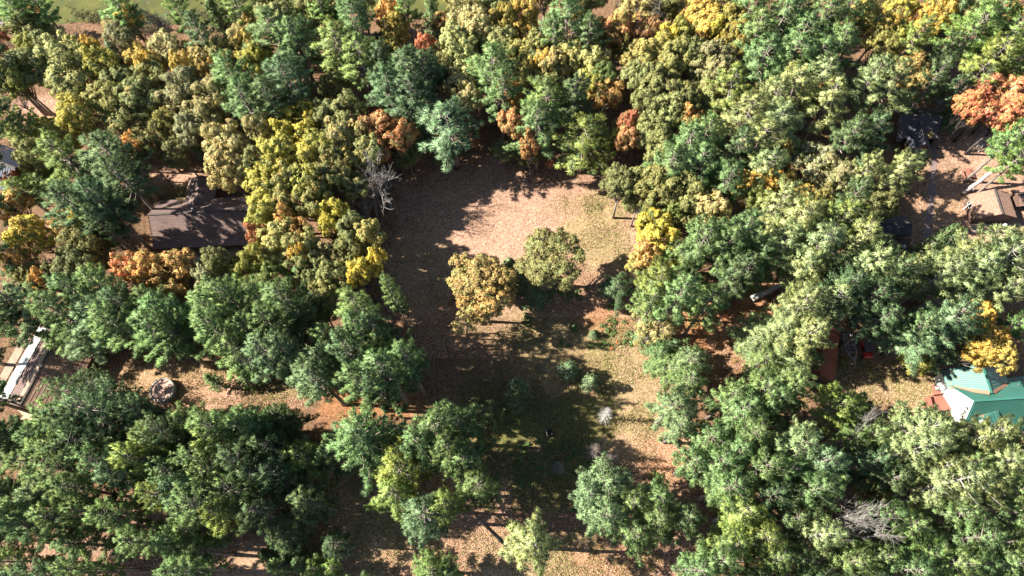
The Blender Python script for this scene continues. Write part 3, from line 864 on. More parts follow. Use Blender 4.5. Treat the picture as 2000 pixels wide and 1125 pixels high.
# ground and roofs the photograph shows open: crowns that would hang over them are moved aside
OPEN = [(318, 760, 32), (360, 742, 36), (410, 765, 33), (450, 765, 30), (500, 772, 26), (285, 735, 22), (245, 712, 18), (395, 725, 22), (545, 770, 18), (262, 714, 14), (980, 455, 60), (1070, 420, 60), (1180, 470, 60), (900, 450, 60), (850, 560, 40), (820, 480, 55), (1010, 640, 50), (900, 700, 40), (1000, 720, 50),
        (320, 430, 34), (370, 435, 38), (420, 430, 38), (455, 445, 20), (392, 368, 20), (325, 350, 22), (20, 715, 22), (60, 720, 38), (60, 762, 30), (120, 722, 20), (45, 806, 16), (1865, 740, 22), (1893, 800, 22), (1845, 780, 16),
        (1945, 785, 30), (1985, 790, 28), (1940, 400, 42), (1850, 330, 42), (1850, 430, 42), (1880, 290, 28), (1792, 252, 26), (1752, 442, 22), (1766, 480, 16), (1625, 680, 14), (1628, 725, 14), (1663, 680, 20), (1690, 685, 14),
        (1765, 765, 30), (1715, 722, 30), (1505, 568, 22), (1475, 585, 16), (1425, 590, 12), (740, 1050, 55), (950, 1095, 35), (1150, 1095, 40), (1240, 880, 42), (1235, 760, 36), (1130, 860, 55), (485, 1100, 26), (690, 1000, 36), (24, 320, 14),
        (1340, 655, 20), (1395, 740, 18), (1215, 695, 26), (80, 212, 12), (1010, 975, 42), (980, 900, 30), (1060, 830, 40), (170, 15, 24), (400, 15, 18), (570, 4, 8)]
KEEP_AT = {(1140, 258), (880, 245), (1190, 940), (1910, 615), (1920, 662), (1906, 688), (1942, 692), (930, 545), (950, 590), (975, 550), (1085, 510), (1205, 560), (995, 525), (1020, 545), (1050, 577)}
for r in records:
    if r['kind'] == 'maple' and r['r'] >= 20:
        r['h'] = max(r['h'], 16.5)
    if r['kind'] in PINES and 1640 < r['x'] < 1840 and 40 < r['y'] < 400:
        r['h'] = 24.0
    if 660 < r['x'] < 860 and 540 < r['y'] < 790 and r['kind'] in PINES:
        r['h'] = 25.0
kept = []
for r in records:
    if r['h'] < 8.5 or r['kind'] in ('bare', 'barepale', 'deadspruce', 'deadgrey', 'dense') or (int(r['x']), int(r['y'])) in KEEP_AT:
        kept.append(r)
        continue
    x0, y0 = r['x'], r['y']
    for it in range(26):
        c = P(r['x'], r['y'], r['h'] * CENT[r['kind']])
        blobs = [topix((c.x, c.y, r['h'] * q)) for q in ((0.58, 0.75, 0.93) if r['kind'] in ('white', 'palewhite', 'star', 'red') else (0.5, 0.7, 0.9))]
        px_, py_ = 0.0, 0.0
        for (ox, oy, orr) in OPEN:
            for q, (bx_, by_) in enumerate(blobs):
                rr = r['r'] * (0.98, 0.9, 0.55)[q] + orr
                dx, dy = bx_ - ox, by_ - oy
                d = math.hypot(dx, dy) + 1e-6
                if d < rr:
                    k = (rr - d) / rr
                    px_ += dx / d * k
                    py_ += dy / d * k
        if abs(px_) + abs(py_) < 0.02:
            break
        n_ = math.hypot(px_, py_)
        r['x'] += px_ / n_ * 4
        r['y'] += py_ / n_ * 4
        if it > 12:
            r['r'] *= 0.97
    if math.hypot(r['x'] - x0, r['y'] - y0) < 70 and it < 25:
        kept.append(r)
    else:
        r['x'], r['y'] = x0, y0
print('trees moved out', len(records) - len(kept))
records = kept
for r in records:
    if r['y'] < 380 and r['kind'] in PINES:
        r['h'] = min(r['h'], 19.5)
# patches that lie in full sun in the photograph: a crown that would shade one stands lower
tE = math.tan(SUN_EL)
for it in range(10):
    for r in records:
        if r['h'] < 8:
            continue
        c = P(r['x'], r['y'], r['h'] * CENT[r['kind']])
        R_ = r['r'] * depth(c) / 1333 * 1.05
        for (lx, ly) in LITP:
            g = P(lx, ly, 0)
            d = Vector((c.x - g.x, c.y - g.y, 0))
            al = d.dot(SUN_AZ)
            if al < 1 or al > 34:
                continue
            pe = abs(d.x * SUN_AZ.y - d.y * SUN_AZ.x)
            zr = al * tE
            if pe < R_ * 0.85 and 0.45 * r['h'] < zr + R_ * 0.5 and zr - R_ * 0.6 < r['h'] and r['h'] > 9.5:
                r['h'] *= 0.93
                break
for (lx, ly) in ((380, 745), (318, 760), (460, 770)):
    g = P(lx, ly, 0)
    for r in records:
        c = P(r['x'], r['y'], r['h'] * CENT[r['kind']])
        d = Vector((c.x - g.x, c.y - g.y, 0))
        al = d.dot(SUN_AZ)
        R_ = r['r'] * depth(c) / 1333 * 1.14
        pe = abs(d.x * SUN_AZ.y - d.y * SUN_AZ.x)
        if pe < R_ and 0 < al < 40 and 0.4 * r['h'] - 1 < al * tE < r['h'] + 2:
            print('SHADE', lx, ly, r['kind'], int(r['x']), int(r['y']), round(r['h'], 1), round(al, 1), round(pe, 1))
# ------------------------------------------------ a label for every tree: look, landmark, side, and its turn among look-alikes
MARKS = [(388, 430, 'the brown lodge', 75), (318, 760, 'the round stone cistern', 0), (1080, 430, 'the leafy clearing', 90), (930, 565, 'the orange clearing oaks', 0),
         (340, -30, 'the green lake', 200), (850, -40, 'the lake shore', 120), (1925, 780, 'the green-roofed house', 50), (1940, 400, 'the leaf-covered cabin', 20), (1618, 690, 'the red-roofed shed', 10),
         (1790, 250, 'the shaded dark cottage', 10), (40, 730, 'the white-striped roof', 30), (1184, 808, 'the white dead tree', 0), (1505, 568, 'the pale fallen trunk', 20),
         (745, 345, 'the big bare grey tree', 0), (700, 850, 'the star-shaped pine', 0), (1190, 950, 'the round clearing-edge pine', 0), (15, 320, 'the blue metal roof', 10), (1940, 205, 'the large red maple', 0),
         (880, 245, 'the lone clearing pine', 0), (1690, 1035, 'the tall grey bare tree', 0), (1745, 450, 'the dark penned shed', 10), (580, 245, 'the golden yellow maple', 0),
         (1640, 170, 'the upper right pinewood', 120), (250, 950, 'the lower left pinewood', 110), (1860, 950, 'the lower right pinewood', 60), (1330, 170, 'the upper oak wood', 60)]


def side(dx, dy):
    if abs(dx) > 2.2 * abs(dy):
        return 'right of' if dx > 0 else 'left of'
    if abs(dy) > 2.2 * abs(dx):
        return 'below' if dy > 0 else 'above'
    return ('below right of' if dx > 0 else 'below left of') if dy > 0 else ('above right of' if dx > 0 else 'above left of')


ORD = ['leftmost', 'second from left', 'third from left', 'fourth from left', 'fifth from left', 'sixth from left', 'seventh from left', 'eighth from left', 'ninth from left', 'tenth from left']
NUM = ['', 'one', 'two', 'three', 'four', 'five', 'six', 'seven', 'eight', 'nine', 'ten']
special = {(880, 548): None}
byk = {}
for r in records:
    best = min(MARKS, key=lambda m: max(math.hypot(r['x'] - m[0], (r['y'] - m[1]) * 1.2) - m[3], 0) if math.hypot(r['x'] - m[0], r['y'] - m[1]) > 14 else 1e9)
    d = math.hypot(r['x'] - best[0], r['y'] - best[1])
    word = WORD[r['kind']][1]
    colw = COLS[r['col']][1]
    size = 'small ' if (r['h'] < 10 and r['kind'] != 'dense' and 'small' not in word) else ''
    if r['kind'] == 'barepale':
        colw = 'tall' if r['h'] > 20 else 'pale'
    base = f"{size}{colw} {word}"
    r['base'], r['mk'], r['side'] = base, best[2], side(r['x'] - best[0], r['y'] - best[1])
    r['far'] = d > 105 + best[3]
    byk.setdefault((base, r['side'], best[2]), []).append(r)
for (base, sd_, mk), rs in byk.items():
    sets = [rs]
    if len(rs) > 3:
        near = [r for r in rs if not r['far']]
        far = [r for r in rs if r['far']]
        sets = [s for s in (near, far) if s]
    for s in sets:
        s.sort(key=lambda r: r['x'])
        fw = 'well ' if (s[0]['far'] and len(sets) > 1) else ('just ' if len(sets) > 1 else '')
        for i, r in enumerate(s):
            if len(s) == 1:
                r['label'] = f"{base} standing {fw}{sd_} {mk}"
            elif len(s) == 2:
                r['label'] = f"{base}, {'left' if i == 0 else 'right'} one of two {fw}{sd_} {mk}"
            else:
                od = ORD[i] if i < len(s) - 1 else 'rightmost'
                r['label'] = f"{base}, {od} of {NUM[len(s)] if len(s) <= 10 else len(s)} {fw}{sd_} {mk}"

GROUPS = {'white_pine_tree': 'tall pines of the wood', 'red_pine_tree': 'tufted red pines by the cistern', 'oak_tree': 'broadleaf oaks turning in autumn', 'maple_tree': 'maples in autumn colour', 'bare_tree': 'leafless trees among the crowns',
          'young_conifer': 'small conifers and young spruces', 'birch_tree': 'narrow birches', 'dead_conifer': 'dead conifers'}
trees = []
FOL = 2.4
FOL_LEAF = 1.38


def place_tree(r, i):
    kind = r['kind']
    vs = KIND[kind]
    crown, trunk, H, R = vs[(i * 7 + int(r['x'])) % len(vs)]
    h = r['h']
    zc = h * CENT[kind]
    c = P(r['x'], r['y'], zc)
    rad = r['r'] * depth(c) / 1333.0 * r.get('k', 1.0)
    name = WORD[kind][0]
    gz = float(ground_z(c.x, c.y))
    root = empty(name, (c.x, c.y, max(gz, -0.9) - 0.05), random.uniform(0, 6.28))
    sx = rad / R
    if kind in ('white', 'palewhite', 'star', 'red'):
        sx *= 1.14
    elif kind in ('oak', 'maple', 'thin'):
        sx *= 1.04
    root.scale = (sx * random.uniform(0.94, 1.06), sx * random.uniform(0.94, 1.06), h / H)
    tag(root, r['label'], WORD[kind][2], GROUPS[name])
    t = link('trunk', trunk, root)
    cr = link('crown' if kind not in ('bare', 'barepale', 'deadspruce', 'deadgrey') else 'twigs', crown, root)
    if kind in ('bare', 'barepale', 'deadspruce', 'deadgrey'):
        cr['kind'] = 'stuff'
    base = COLS[r['col']][0]
    j = random.uniform(0.82, 1.18) * (1.0 if kind in ('white', 'palewhite', 'star', 'red', 'dense') else FOL_LEAF / FOL)
    hsh = random.uniform(-0.09, 0.09)
    cr.color = (base[0] * j * FOL * 1.12 * (1 + hsh), base[1] * j * FOL, base[2] * j * FOL * (0.72 if kind in PINES or kind in ('red', 'star') else 0.78) * (1 - hsh), r['turn'] + random.uniform(-0.03, 0.06))
    trees.append((c.x, c.y, rad, h))
    return root


for i, r in enumerate(records):
    place_tree(r, i)

# ---------------------------------------------------------------- buildings
M['shingle'] = pbr('brown roof shingles', (0.185, 0.13, 0.118), 0.9, 0.35, 0.7, 0.5, 14)
M['leafy_shingle'] = pbr('roof under fallen leaves', (0.33, 0.205, 0.15), 0.95, 0.35, 2.2, 0.9, 7, (0.2, 0.12, 0.09))
M['dark_shingle'] = pbr('dark slate shingles', (0.07, 0.07, 0.085), 0.9, 0.3, 0.9, 0.5, 12)
M['blue_metal'] = pbr('slate blue roofing metal', (0.05, 0.062, 0.09), 0.6, 0.3, 0.6)
M['green_metal'] = pbr('green roofing metal', (0.045, 0.165, 0.13), 0.42, 0.22, 0.5, spec=0.5)
M['red_roof'] = pbr('red roofing', (0.30, 0.07, 0.04), 0.7, 0.4, 0.9, 0.4, 10)
M['brown_wall'] = pbr('brown stained boards', (0.13, 0.08, 0.06), 0.85, 0.35, 1.2)
M['white_wall'] = pbr('white painted siding', (0.66, 0.65, 0.62), 0.7, 0.06, 0.9)
M['trim'] = pbr('pale trim', (0.42, 0.40, 0.36), 0.7, 0.2, 1.0)
M['tan'] = pbr('weathered tan boards', (0.31, 0.225, 0.165), 0.85, 0.3, 1.2)
M['deck'] = pbr('red brown deck boards', (0.29, 0.12, 0.085), 0.8, 0.3, 1.2)
M['concrete'] = pbr('grey concrete', (0.30, 0.295, 0.29), 0.9, 0.25, 1.4, 0.3, 14)
M['glass'] = pbr('dark window glass', (0.03, 0.035, 0.04), 0.15, 0.1, 1.0, spec=0.5)
M['white_metal'] = pbr('white sheet metal', (0.34, 0.355, 0.35), 0.45, 0.25, 0.8)
M['steel'] = pbr('galvanised steel', (0.60, 0.61, 0.63), 0.4, 0.2, 2.0, metallic=0.6)
M['red_paint'] = pbr('red paint', (0.50, 0.03, 0.03), 0.35, 0.15, 1.0, spec=0.5)
M['tarp'] = pbr('dusty dark canopy', (0.14, 0.10, 0.10), 0.8, 0.35, 1.5)
M['rubber'] = pbr('black rubber', (0.02, 0.02, 0.02), 0.8, 0.1, 1.0)
M['purple'] = pbr('purple fabric', (0.16, 0.08, 0.34), 0.8, 0.2, 1.0)
M['dim_blue'] = pbr('grey blue plastic', (0.22, 0.27, 0.38), 0.6, 0.15, 1.0)
M['valley_leaf'] = pbr('drift of fallen leaves', (0.38, 0.2, 0.13), 0.95, 0.4, 6.0)


LEAFROOF = None


def roof_leaves(parent, quad, n, seed, size=0.16):
    """fallen leaves lying on a roof slope, thicker towards its low edge (quad: two high corners, then two low ones)"""
    global LEAFROOF
    if LEAFROOF is None:
        m, nt, out = new_mat('leaves on the roof')
        b = N(nt, 'ShaderNodeBsdfPrincipled')
        g = N(nt, 'ShaderNodeNewGeometry')
        nt.links.new(ramp(nt, g.outputs['Random Per Island'], [(0.0, (0.20, 0.10, 0.05)), (0.4, (0.38, 0.22, 0.11)), (0.7, (0.46, 0.30, 0.16)), (1.0, (0.30, 0.13, 0.06))]), b.inputs['Base Color'])
        b.inputs['Roughness'].default_value = 0.9
        nt.links.new(b.outputs[0], out.inputs[0])
        LEAFROOF = m
    r = np.random.default_rng(seed)
    q = [np.array(v, float) for v in quad]
    u = r.uniform(0.02, 0.98, n)
    v = 1 - np.abs(r.normal(size=n)) * 0.45
    v = np.where((v < 0.02) | (v > 0.985), r.uniform(0.05, 0.97, n), v)
    keep_ = hnoise(u * 14, v * 6, 0.9, seed) > -0.25
    u, v = u[keep_][:, None], v[keep_][:, None]
    hi = q[0] * (1 - u) + q[1] * u
    lo = q[3] * (1 - u) + q[2] * u
    c = hi * (1 - v) + lo * v
    nr = np.cross(q[1] - q[0], q[3] - q[0])
    nr = nr / np.linalg.norm(nr)
    if nr[2] < 0:
        nr = -nr
    c = c + nr * 0.045
    vv, ff = leaf_quads(c, nr + r.normal(size=c.shape) * 0.25, size, r, 0.8)
    me = mesh_np('leaf_litter', vv, ff, np.full(len(ff), 4), LEAFROOF)
    o = link('leaf_litter', me, parent)
    o['kind'] = 'stuff'
    return o


def xy(v):
    return Vector((v.x, v.y, 0))


def wall_solid(name, foot, z0, tops, mat, parent, org, inset=0.0):
    """closed wall block: foot polygon (x, y) with a top height at each corner"""
    n = len(foot)
    c = sum((Vector((p[0], p[1])) for p in foot), Vector((0, 0))) / n
    pts = []
    for p in foot:
        q = Vector((p[0], p[1]))
        q = q + (c - q).normalized() * inset
        pts.append(q)
    V = [(p.x, p.y, z0) for p in pts] + [(p.x, p.y, t) for p, t in zip(pts, tops)]
    F_ = [tuple(range(n - 1, -1, -1)), tuple(range(n, 2 * n))] + [(i, (i + 1) % n, n + (i + 1) % n, n + i) for i in range(n)]
    return MB().poly(V, F_).build(name, mat, parent, org)


class Gable:
    """gable house in its own frame: x along the ridge (length L), y across (depth D)"""
    def __init__(self, root, L, D, ze, zr, over=0.45, wall=None, roof=None, roof2=None, course=0.42, ridge_y=0.0, thick=0.16):
        self.root = root
        hL, hD = L / 2, D / 2
        w_ = MB()
        ys = [-hD + 0.002, ridge_y, hD - 0.002]
        sl = (zr - ze)
        pent = [(-hD, -0.3), (hD, -0.3), (hD, ze - 0.12), (ridge_y, zr - 0.22), (-hD, ze - 0.12)]
        V = [(-hL, y, z) for y, z in pent] + [(hL, y, z) for y, z in pent]
        w_.poly(V, [(4, 3, 2, 1, 0), (5, 6, 7, 8, 9), (0, 1, 6, 5), (1, 2, 7, 6), (2, 3, 8, 7), (3, 4, 9, 8)])
        self.wall = w_.build('wall', wall, root)
        for sgn, mt in ((-1, roof), (1, roof2 or roof)):
            run = hD - sgn * ridge_y
            m = sl / run
            yo = sgn * (hD + over)
            zo = ze - m * over
            x0, x1 = -hL - over, hL + over
            s = MB()
            s.slab([(x0, ridge_y, zr), (x1, ridge_y, zr), (x1, yo, zo), (x0, yo, zo)], thick)
            sl_o = s.build('roof_slope', mt, root)
            roof_leaves(sl_o, [(x0, ridge_y, zr), (x1, ridge_y, zr), (x1, yo, zo), (x0, yo, zo)], int(L * (run + over) * 7), int(L * 10) + sgn)
            if course:
                q = MB()
                n = max(2, int(math.hypot(run + over, zr - zo) / course))
                for i in range(1, n):
                    t = i / n
                    y = ridge_y + (yo - ridge_y) * t
                    z = zr + (zo - zr) * t
                    q.bar((x0 + .01, y, z + 0.012), (x1 - .01, y, z + 0.012), 0.05, 0.035)
                o = q.build('shingle_course', mt, sl_o)
                o['kind'] = 'stuff'
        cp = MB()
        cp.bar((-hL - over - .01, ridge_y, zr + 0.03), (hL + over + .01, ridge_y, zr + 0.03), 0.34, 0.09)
        self.cap = cp.build('ridge_cap', M['dark_bark'] if roof is not M['red_roof'] else M['red_roof'], root)  # dark colour paints in the shadow gap along the lodge ridge; red roofs stay red
        fa = MB()
        for x in (-hL - over - .03, hL + over + .03):
            for sgn in (-1, 1):
                run = hD - sgn * ridge_y
                m = sl / run
                fa.bar((x, ridge_y, zr - 0.07), (x, sgn * (hD + over), ze - m * over - 0.07), 0.05, 0.2)
        self.fascia = fa.build('fascia', M['trim'] if wall is not M['brown_wall'] else M['brown_wall'], root)


def window(parent, x, y, z, w_, h_, axis='x', side=-1):
    """framed window on a wall: axis x = the wall runs along x, outward side along y"""
    f, g = MB(), MB()
    t = 0.06
    for dx, dz, a, b in ((0, h_ / 2, w_ + t, t), (0, -h_ / 2, w_ + t, t), (-w_ / 2, 0, t, h_ - t), (w_ / 2, 0, t, h_ - t), (0, 0, t * .6, h_ - t)):
        if axis == 'x':
            f.box(x + dx, y + side * 0.035, z + dz, a, 0.07, b)
        else:
            f.box(x + side * 0.035, y + dx, z + dz, 0.07, a, b)
    if axis == 'x':
        g.box(x, y + side * 0.015, z, w_ - t, 0.03, h_ - t)
    else:
        g.box(x + side * 0.015, y, z, 0.03, w_ - t, h_ - t)
    fo = f.build('window', M['white_wall'], parent)
    g.build('pane', M['glass'], fo)
    return fo


# ---- the long brown lodge
zE, zR = 2.9, 5.3
yb = P(303, 390, zE).y
yf = P(287, 472, zE - 0.3).y
xl = P(289, 419, zR).x
xr = P(496, 474, zE).x
yr = P(289, 419, zR).y
L_, D_ = xr - xl, yb - yf
lod = empty('lodge', ((xl + xr) / 2, (yb + yf) / 2, 0))
tag(lod, 'long brown-roofed lodge half in shade with a short rear wing and front porch', 'lodge')
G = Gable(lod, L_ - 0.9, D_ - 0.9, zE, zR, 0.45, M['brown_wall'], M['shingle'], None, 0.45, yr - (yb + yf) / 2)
# front porch roof: a shallower strip below the main slope
q = MB()
q.slab([(-L_ / 2, -D_ / 2 - 0.02, zE - 0.30), (L_ / 2, -D_ / 2 - 0.02, zE - 0.30), (L_ / 2, -D_ / 2 - 1.25, zE - 0.55), (-L_ / 2, -D_ / 2 - 1.25, zE - 0.55)], 0.12)
q.build('porch_roof', M['shingle'], lod)
for i in range(7):
    MB().box(-L_ / 2 + 0.4 + i * (L_ - 0.8) / 6, -D_ / 2 - 1.05, 1.08, 0.16, 0.16, 2.3).build('porch_post', M['brown_wall'], lod)
dk = MB().box(0.5, -D_ / 2 - 1.2, 0.12, L_ - 5, 3.0, 0.3).build('porch_deck', M['brown_wall'], lod)
for i in range(9):
    MB().box(0.5, -D_ / 2 - 2.6 + i * 0.33, 0.285, L_ - 5.02, 0.29, 0.03).build('deck_board', M['tan'], dk)
rl = MB()
rl.box(-2.4, -D_ / 2 - 2.72, 1.02, 6.0, 0.16, 0.07)
rl.box(-2.4, -D_ / 2 - 2.72, 0.62, 6.0, 0.06, 0.06)
for i in range(5):
    rl.box(-5.35 + i * 1.47, -D_ / 2 - 2.72, 0.62, 0.1, 0.1, 0.75)
rl.build('porch_railing', M['trim'], lod)
ch = MB().box(-1.2, yr - (yb + yf) / 2 + 0.5, zR + 0.1, 0.32, 0.32, 0.9)
ch.build('vent_pipe', M['steel'], lod)
# rear wing
wx0, wx1 = P(362, 388, 3).x, P(418, 388, 3).x
wy0, wy1 = yb - 1.6, P(373, 349, 3).y
wr = empty('tmp', (0, 0, 0))
ww = MB()
cxw = (wx0 + wx1) / 2 - lod.location.x
hw = (wx1 - wx0) / 2
ya, yc_ = wy0 - lod.location.y, wy1 - lod.location.y
V = []
for y in (ya, yc_ - 0.4):
    V += [(cxw - hw + .35, y, -0.3), (cxw + hw - .35, y, -0.3), (cxw + hw - .35, y, 2.7), (cxw, y, 3.75), (cxw - hw + .35, y, 2.7)]
ww.poly(V, [(0, 1, 2, 3, 4), (9, 8, 7, 6, 5), (0, 5, 6, 1), (1, 6, 7, 2), (2, 7, 8, 3), (3, 8, 9, 4), (4, 9, 5, 0)]).build('wing_wall', M['brown_wall'], lod)
for sg in (-1, 1):
    MB().slab([(cxw, ya, 4.0), (cxw, yc_, 4.0), (cxw + sg * hw, yc_, 2.8), (cxw + sg * hw, ya, 2.8)], 0.14).build('wing_roof', M['shingle'], lod)
bpy.data.objects.remove(wr)
for x in (-6.5, -3.4, 2.0, 5.5):
    window(lod, x, -D_ / 2 + 0.45, 1.6, 1.2, 1.0, 'x', -1)

# ---- leaf-covered cabin at the right
c0, c1 = P(1898, 394, 2.5), P(1981, 405, 2.5)
cy0, cy1 = P(1948, 418, 3.9).y, P(1952, 369, 3.9).y
cab = empty('cabin', ((c0.x + c1.x) / 2, (cy0 + cy1) / 2, 0), math.pi / 2 - 0.02)
tag(cab, 'small gable cabin with leaf-covered brown roof beside the leaning pine trunk', 'cabin')
Lc, Dc = cy1 - cy0, c1.x - c0.x
rx = P(1950, 392, 3.9).x - (c0.x + c1.x) / 2
Gable(cab, Lc - 0.6, Dc - 0.6, 2.5, 3.9, 0.3, M['brown_wall'], M['leafy_shingle'], None, 0.4, -rx)
# porch at the low end (local -x = south)
MB().box(-Lc / 2 - 0.8, 0, 0.15, 1.7, Dc, 0.3).build('porch_deck', M['tan'], cab)
pr = MB()
pr.bar((-Lc / 2 - 1.55, Dc / 2, 0.95), (-Lc / 2 - 1.55, -Dc / 2 + 2.2, 0.95), 0.14, 0.08)
for i in range(4):
    pr.box(-Lc / 2 - 1.55, Dc / 2 - i * 1.6 - 0.1, 0.6, 0.1, 0.1, 0.7)
pr.build('porch_railing', M['trim'], cab)
MB().bar((-Lc / 2 - 1.0, -1.3, 0.9), (-Lc / 2 - 0.3, -2.4, 0.9), 0.5, 0.06).build('white_board', M['white_wall'], cab)
MB().box(Lc / 2 - 1.6, Dc / 2 - 0.02, 1.2, 0.14, 0.14, 2.4).build('corner_post', M['white_wall'], cab)
window(cab, 0.8, Dc / 2 - 0.3, 1.5, 1.2, 0.9, 'x', 1)
# neighbouring shelter cut by the frame
nb = P(2010, 382, 2.3)
nbt = empty('garden_shelter', (nb.x, nb.y, 0), 0.1)
tag(nbt, 'brown shelter roof at the photo edge behind the leaf-covered cabin', 'shelter')
Gable(nbt, 4.2, 2.6, 2.2, 3.0, 0.3, M['brown_wall'], M['leafy_shingle'], None, 0.4)

# ---- red-roofed shed
s0, s1 = P(1643, 636, 2.5), P(1631, 745, 2.5)
ang = math.atan2(s0.y - s1.y, s0.x - s1.x)
Ls = (s0 - s1).length
mid = (s0 + s1) / 2
across = Vector((-math.sin(ang), math.cos(ang), 0))
shed = empty('shed', (mid.x + across.x * 2.9, mid.y + across.y * 2.9, 0), ang)
tag(shed, 'long shed with a worn red metal roof under the pines', 'shed')
Gable(shed, Ls - 0.5, 5.2, 2.5, 4.0, 0.3, M['brown_wall'], M['red_roof'], None, 0)
for i in range(int(Ls / 0.62)):
    x = -Ls / 2 + 0.3 + i * 0.62
    for sg in (-1, 1):
        MB().bar((x, 0, 4.03), (x, sg * 2.88, 2.36), 0.07, 0.05).build('roof_rib', M['red_roof'], shed)

# ---- dark cottage in the shade with a cross gable
dc = P(1792, 238, 3.5)
cot = empty('cottage', (dc.x, dc.y + 0.4, 0), -0.06)
tag(cot, 'dark slate-roofed cottage in deep shade with a gabled front wing', 'cottage')
Gable(cot, 6.6, 5.6, 2.7, 4.8, 0.35, M['brown_wall'], M['dark_shingle'], None, 0.4)
fw = MB()
V = []
for y in (-2.7, -5.2):
    V += [(-1.5, y, -0.3), (1.5, y, -0.3), (1.5, y, 2.5), (0, y, 4.0), (-1.5, y, 2.5)]
fw.poly(V, [(4, 3, 2, 1, 0), (5, 6, 7, 8, 9), (1, 6, 5, 0), (2, 7, 6, 1), (3, 8, 7, 2), (4, 9, 8, 3), (0, 5, 9, 4)]).build('wing_wall', M['brown_wall'], cot)
for sg in (-1, 1):
    MB().slab([(0, -0.9, 4.25), (0, -5.5, 4.25), (sg * 1.85, -5.5, 2.5), (sg * 1.85, -0.9, 2.5)], 0.14).build('wing_roof', M['dark_shingle'], cot)
MB().box(0, -5.62, 1.3, 1.8, 0.4, 0.08).build('window_box', M['white_wall'], cot)
window(cot, 0, -5.2, 1.9, 1.1, 0.9, 'x', -1)
window(cot, -2.6, -2.8, 1.6, 0.8, 0.8, 'x', -1)

# ---- dark shed and railed pen
ds = P(1748, 438, 2.4)
dsh = empty('shed', (ds.x, ds.y, 0), -0.1)
tag(dsh, 'dark-roofed low shed in the shade above the railed pen', 'shed')
Gable(dsh, 4.4, 2.9, 2.1, 3.0, 0.3, M['brown_wall'], M['dark_shingle'], None, 0.4)
pc = P(1756, 486, 0.0)
pen = empty('railed_pen', (pc.x, pc.y, 0), -0.1)
tag(pen, 'small railed wooden pen on the leaf litter below the dark shed', 'pen')
pw, ph_ = 3.6, 3.3
MB().box(0, 0, 0.12, pw, ph_, 0.16).build('floor', M['brown_wall'], pen)
for (ax_, ay_, bx_, by_) in ((-pw / 2, ph_ / 2, pw / 2, ph_ / 2), (pw / 2, ph_ / 2, pw / 2, -ph_ / 2), (pw / 2, -ph_ / 2, -pw / 2, -ph_ / 2), (-pw / 2, -ph_ / 2, -pw / 2, ph_ / 2)):
    MB().bar((ax_, ay_, 1.15), (bx_, by_, 1.15), 0.13, 0.08).bar((ax_, ay_, 0.65), (bx_, by_, 0.65), 0.06, 0.06).build('rail', M['tan'], pen)
for sx_, sy_ in ((-1, -1), (1, -1), (1, 1), (-1, 1)):
    MB().box(sx_ * pw / 2, sy_ * ph_ / 2, 0.6, 0.14, 0.14, 1.3).build('post', M['trim'], pen)
for i, (a_, b_) in enumerate(((-0.9, 0.5), (0.6, 0.2), (0.9, -0.8))):
    cr_ = MB().box(a_, b_, 0.42, 0.6, 0.5, 0.45, i * 0.5)
    tag(cr_.build('storage_crate', [M['tan'], M['trim'], M['dim_blue']][i], None),
        ['tan crate standing in the railed pen, nearest its left side', 'pale crate in the middle of the railed pen', 'blue grey crate in the right corner of the railed pen'][i], 'crate', 'crates kept in the railed pen')
    C.objects[-1].location = (pc.x, pc.y, 0) if False else C.objects[-1].location
for o in list(C.objects):
    if o.name.startswith('storage_crate'):
        o.location = pen.location
        o.rotation_euler = pen.rotation_euler

# ---- green-roofed white house: each slope set out from its own corners
gh0 = P(1915, 780, 0)
gh = empty('house', (gh0.x, gh0.y, 0))
tag(gh, 'white house with green standing-seam metal roofs and red brown deck', 'house')
O = gh.location.copy()


def leaves_quad(W):
    W = sorted(W, key=lambda p: -p.z)
    a, b, c, d = W[0], W[1], W[2], W[3]
    if (b - c).length > (b - d).length:
        c, d = d, c
    return [a, b, c, d]


def slope(pts, name='roof_slope', seams=10, along=(0, 1), mat=None, thick=0.14, leaves=160):
    """roof slope from (photo x, y, height) corners; seams run from edge 0-1 to edge 3-2"""
    W = [P(*p) for p in pts]
    n_ = (W[1] - W[0]).cross(W[3] - W[0])
    W[2].z = W[0].z - (n_.x * (W[2].x - W[0].x) + n_.y * (W[2].y - W[0].y)) / n_.z      # the four corners lie in one plane
    o = MB().slab(W, thick).build(name, mat or M['green_metal'], gh, O)
    if leaves:
        roof_leaves(o, [p - O for p in leaves_quad(W)], leaves, int(pts[0][0]))
    if seams and len(W) == 4:
        nrm = (W[1] - W[0]).cross(W[3] - W[0]).normalized()
        if nrm.z < 0:
            nrm = -nrm
        for i in range(1, seams):
            t = i / seams
            a, b = W[0].lerp(W[1], t), W[3].lerp(W[2], t)
            MB().bar(a + nrm * 0.03, b + nrm * 0.03, 0.06, 0.09).build('roof_seam', M['green_metal'], o, O)
    return W


A = slope([(1839, 724, 3.1), (1851, 758, 3.1), (1937, 768, 6.0), (1917, 706, 6.0)], seams=12)
B_ = slope([(1917, 706, 6.0), (1937, 768, 6.0), (1972, 757, 3.5), (1957, 710, 3.5)], seams=10)
Cc = slope([(1903, 783, 6.6), (2040, 774, 6.6), (2035, 728, 3.3), (1855, 752, 3.3)], seams=0)
Dd = slope([(1903, 783, 6.6), (2040, 774, 6.6), (2026, 848, 2.9), (1886, 822, 2.9)], seams=34)
rdg = MB().bar(P(1902, 783, 6.66), P(2040, 774, 6.66), 0.3, 0.1).build('ridge_cap', M['green_metal'], gh, O)
MB().bar(P(1917, 706, 6.06), P(1937, 768, 6.06), 0.28, 0.1).build('ridge_cap', M['green_metal'], gh, O)
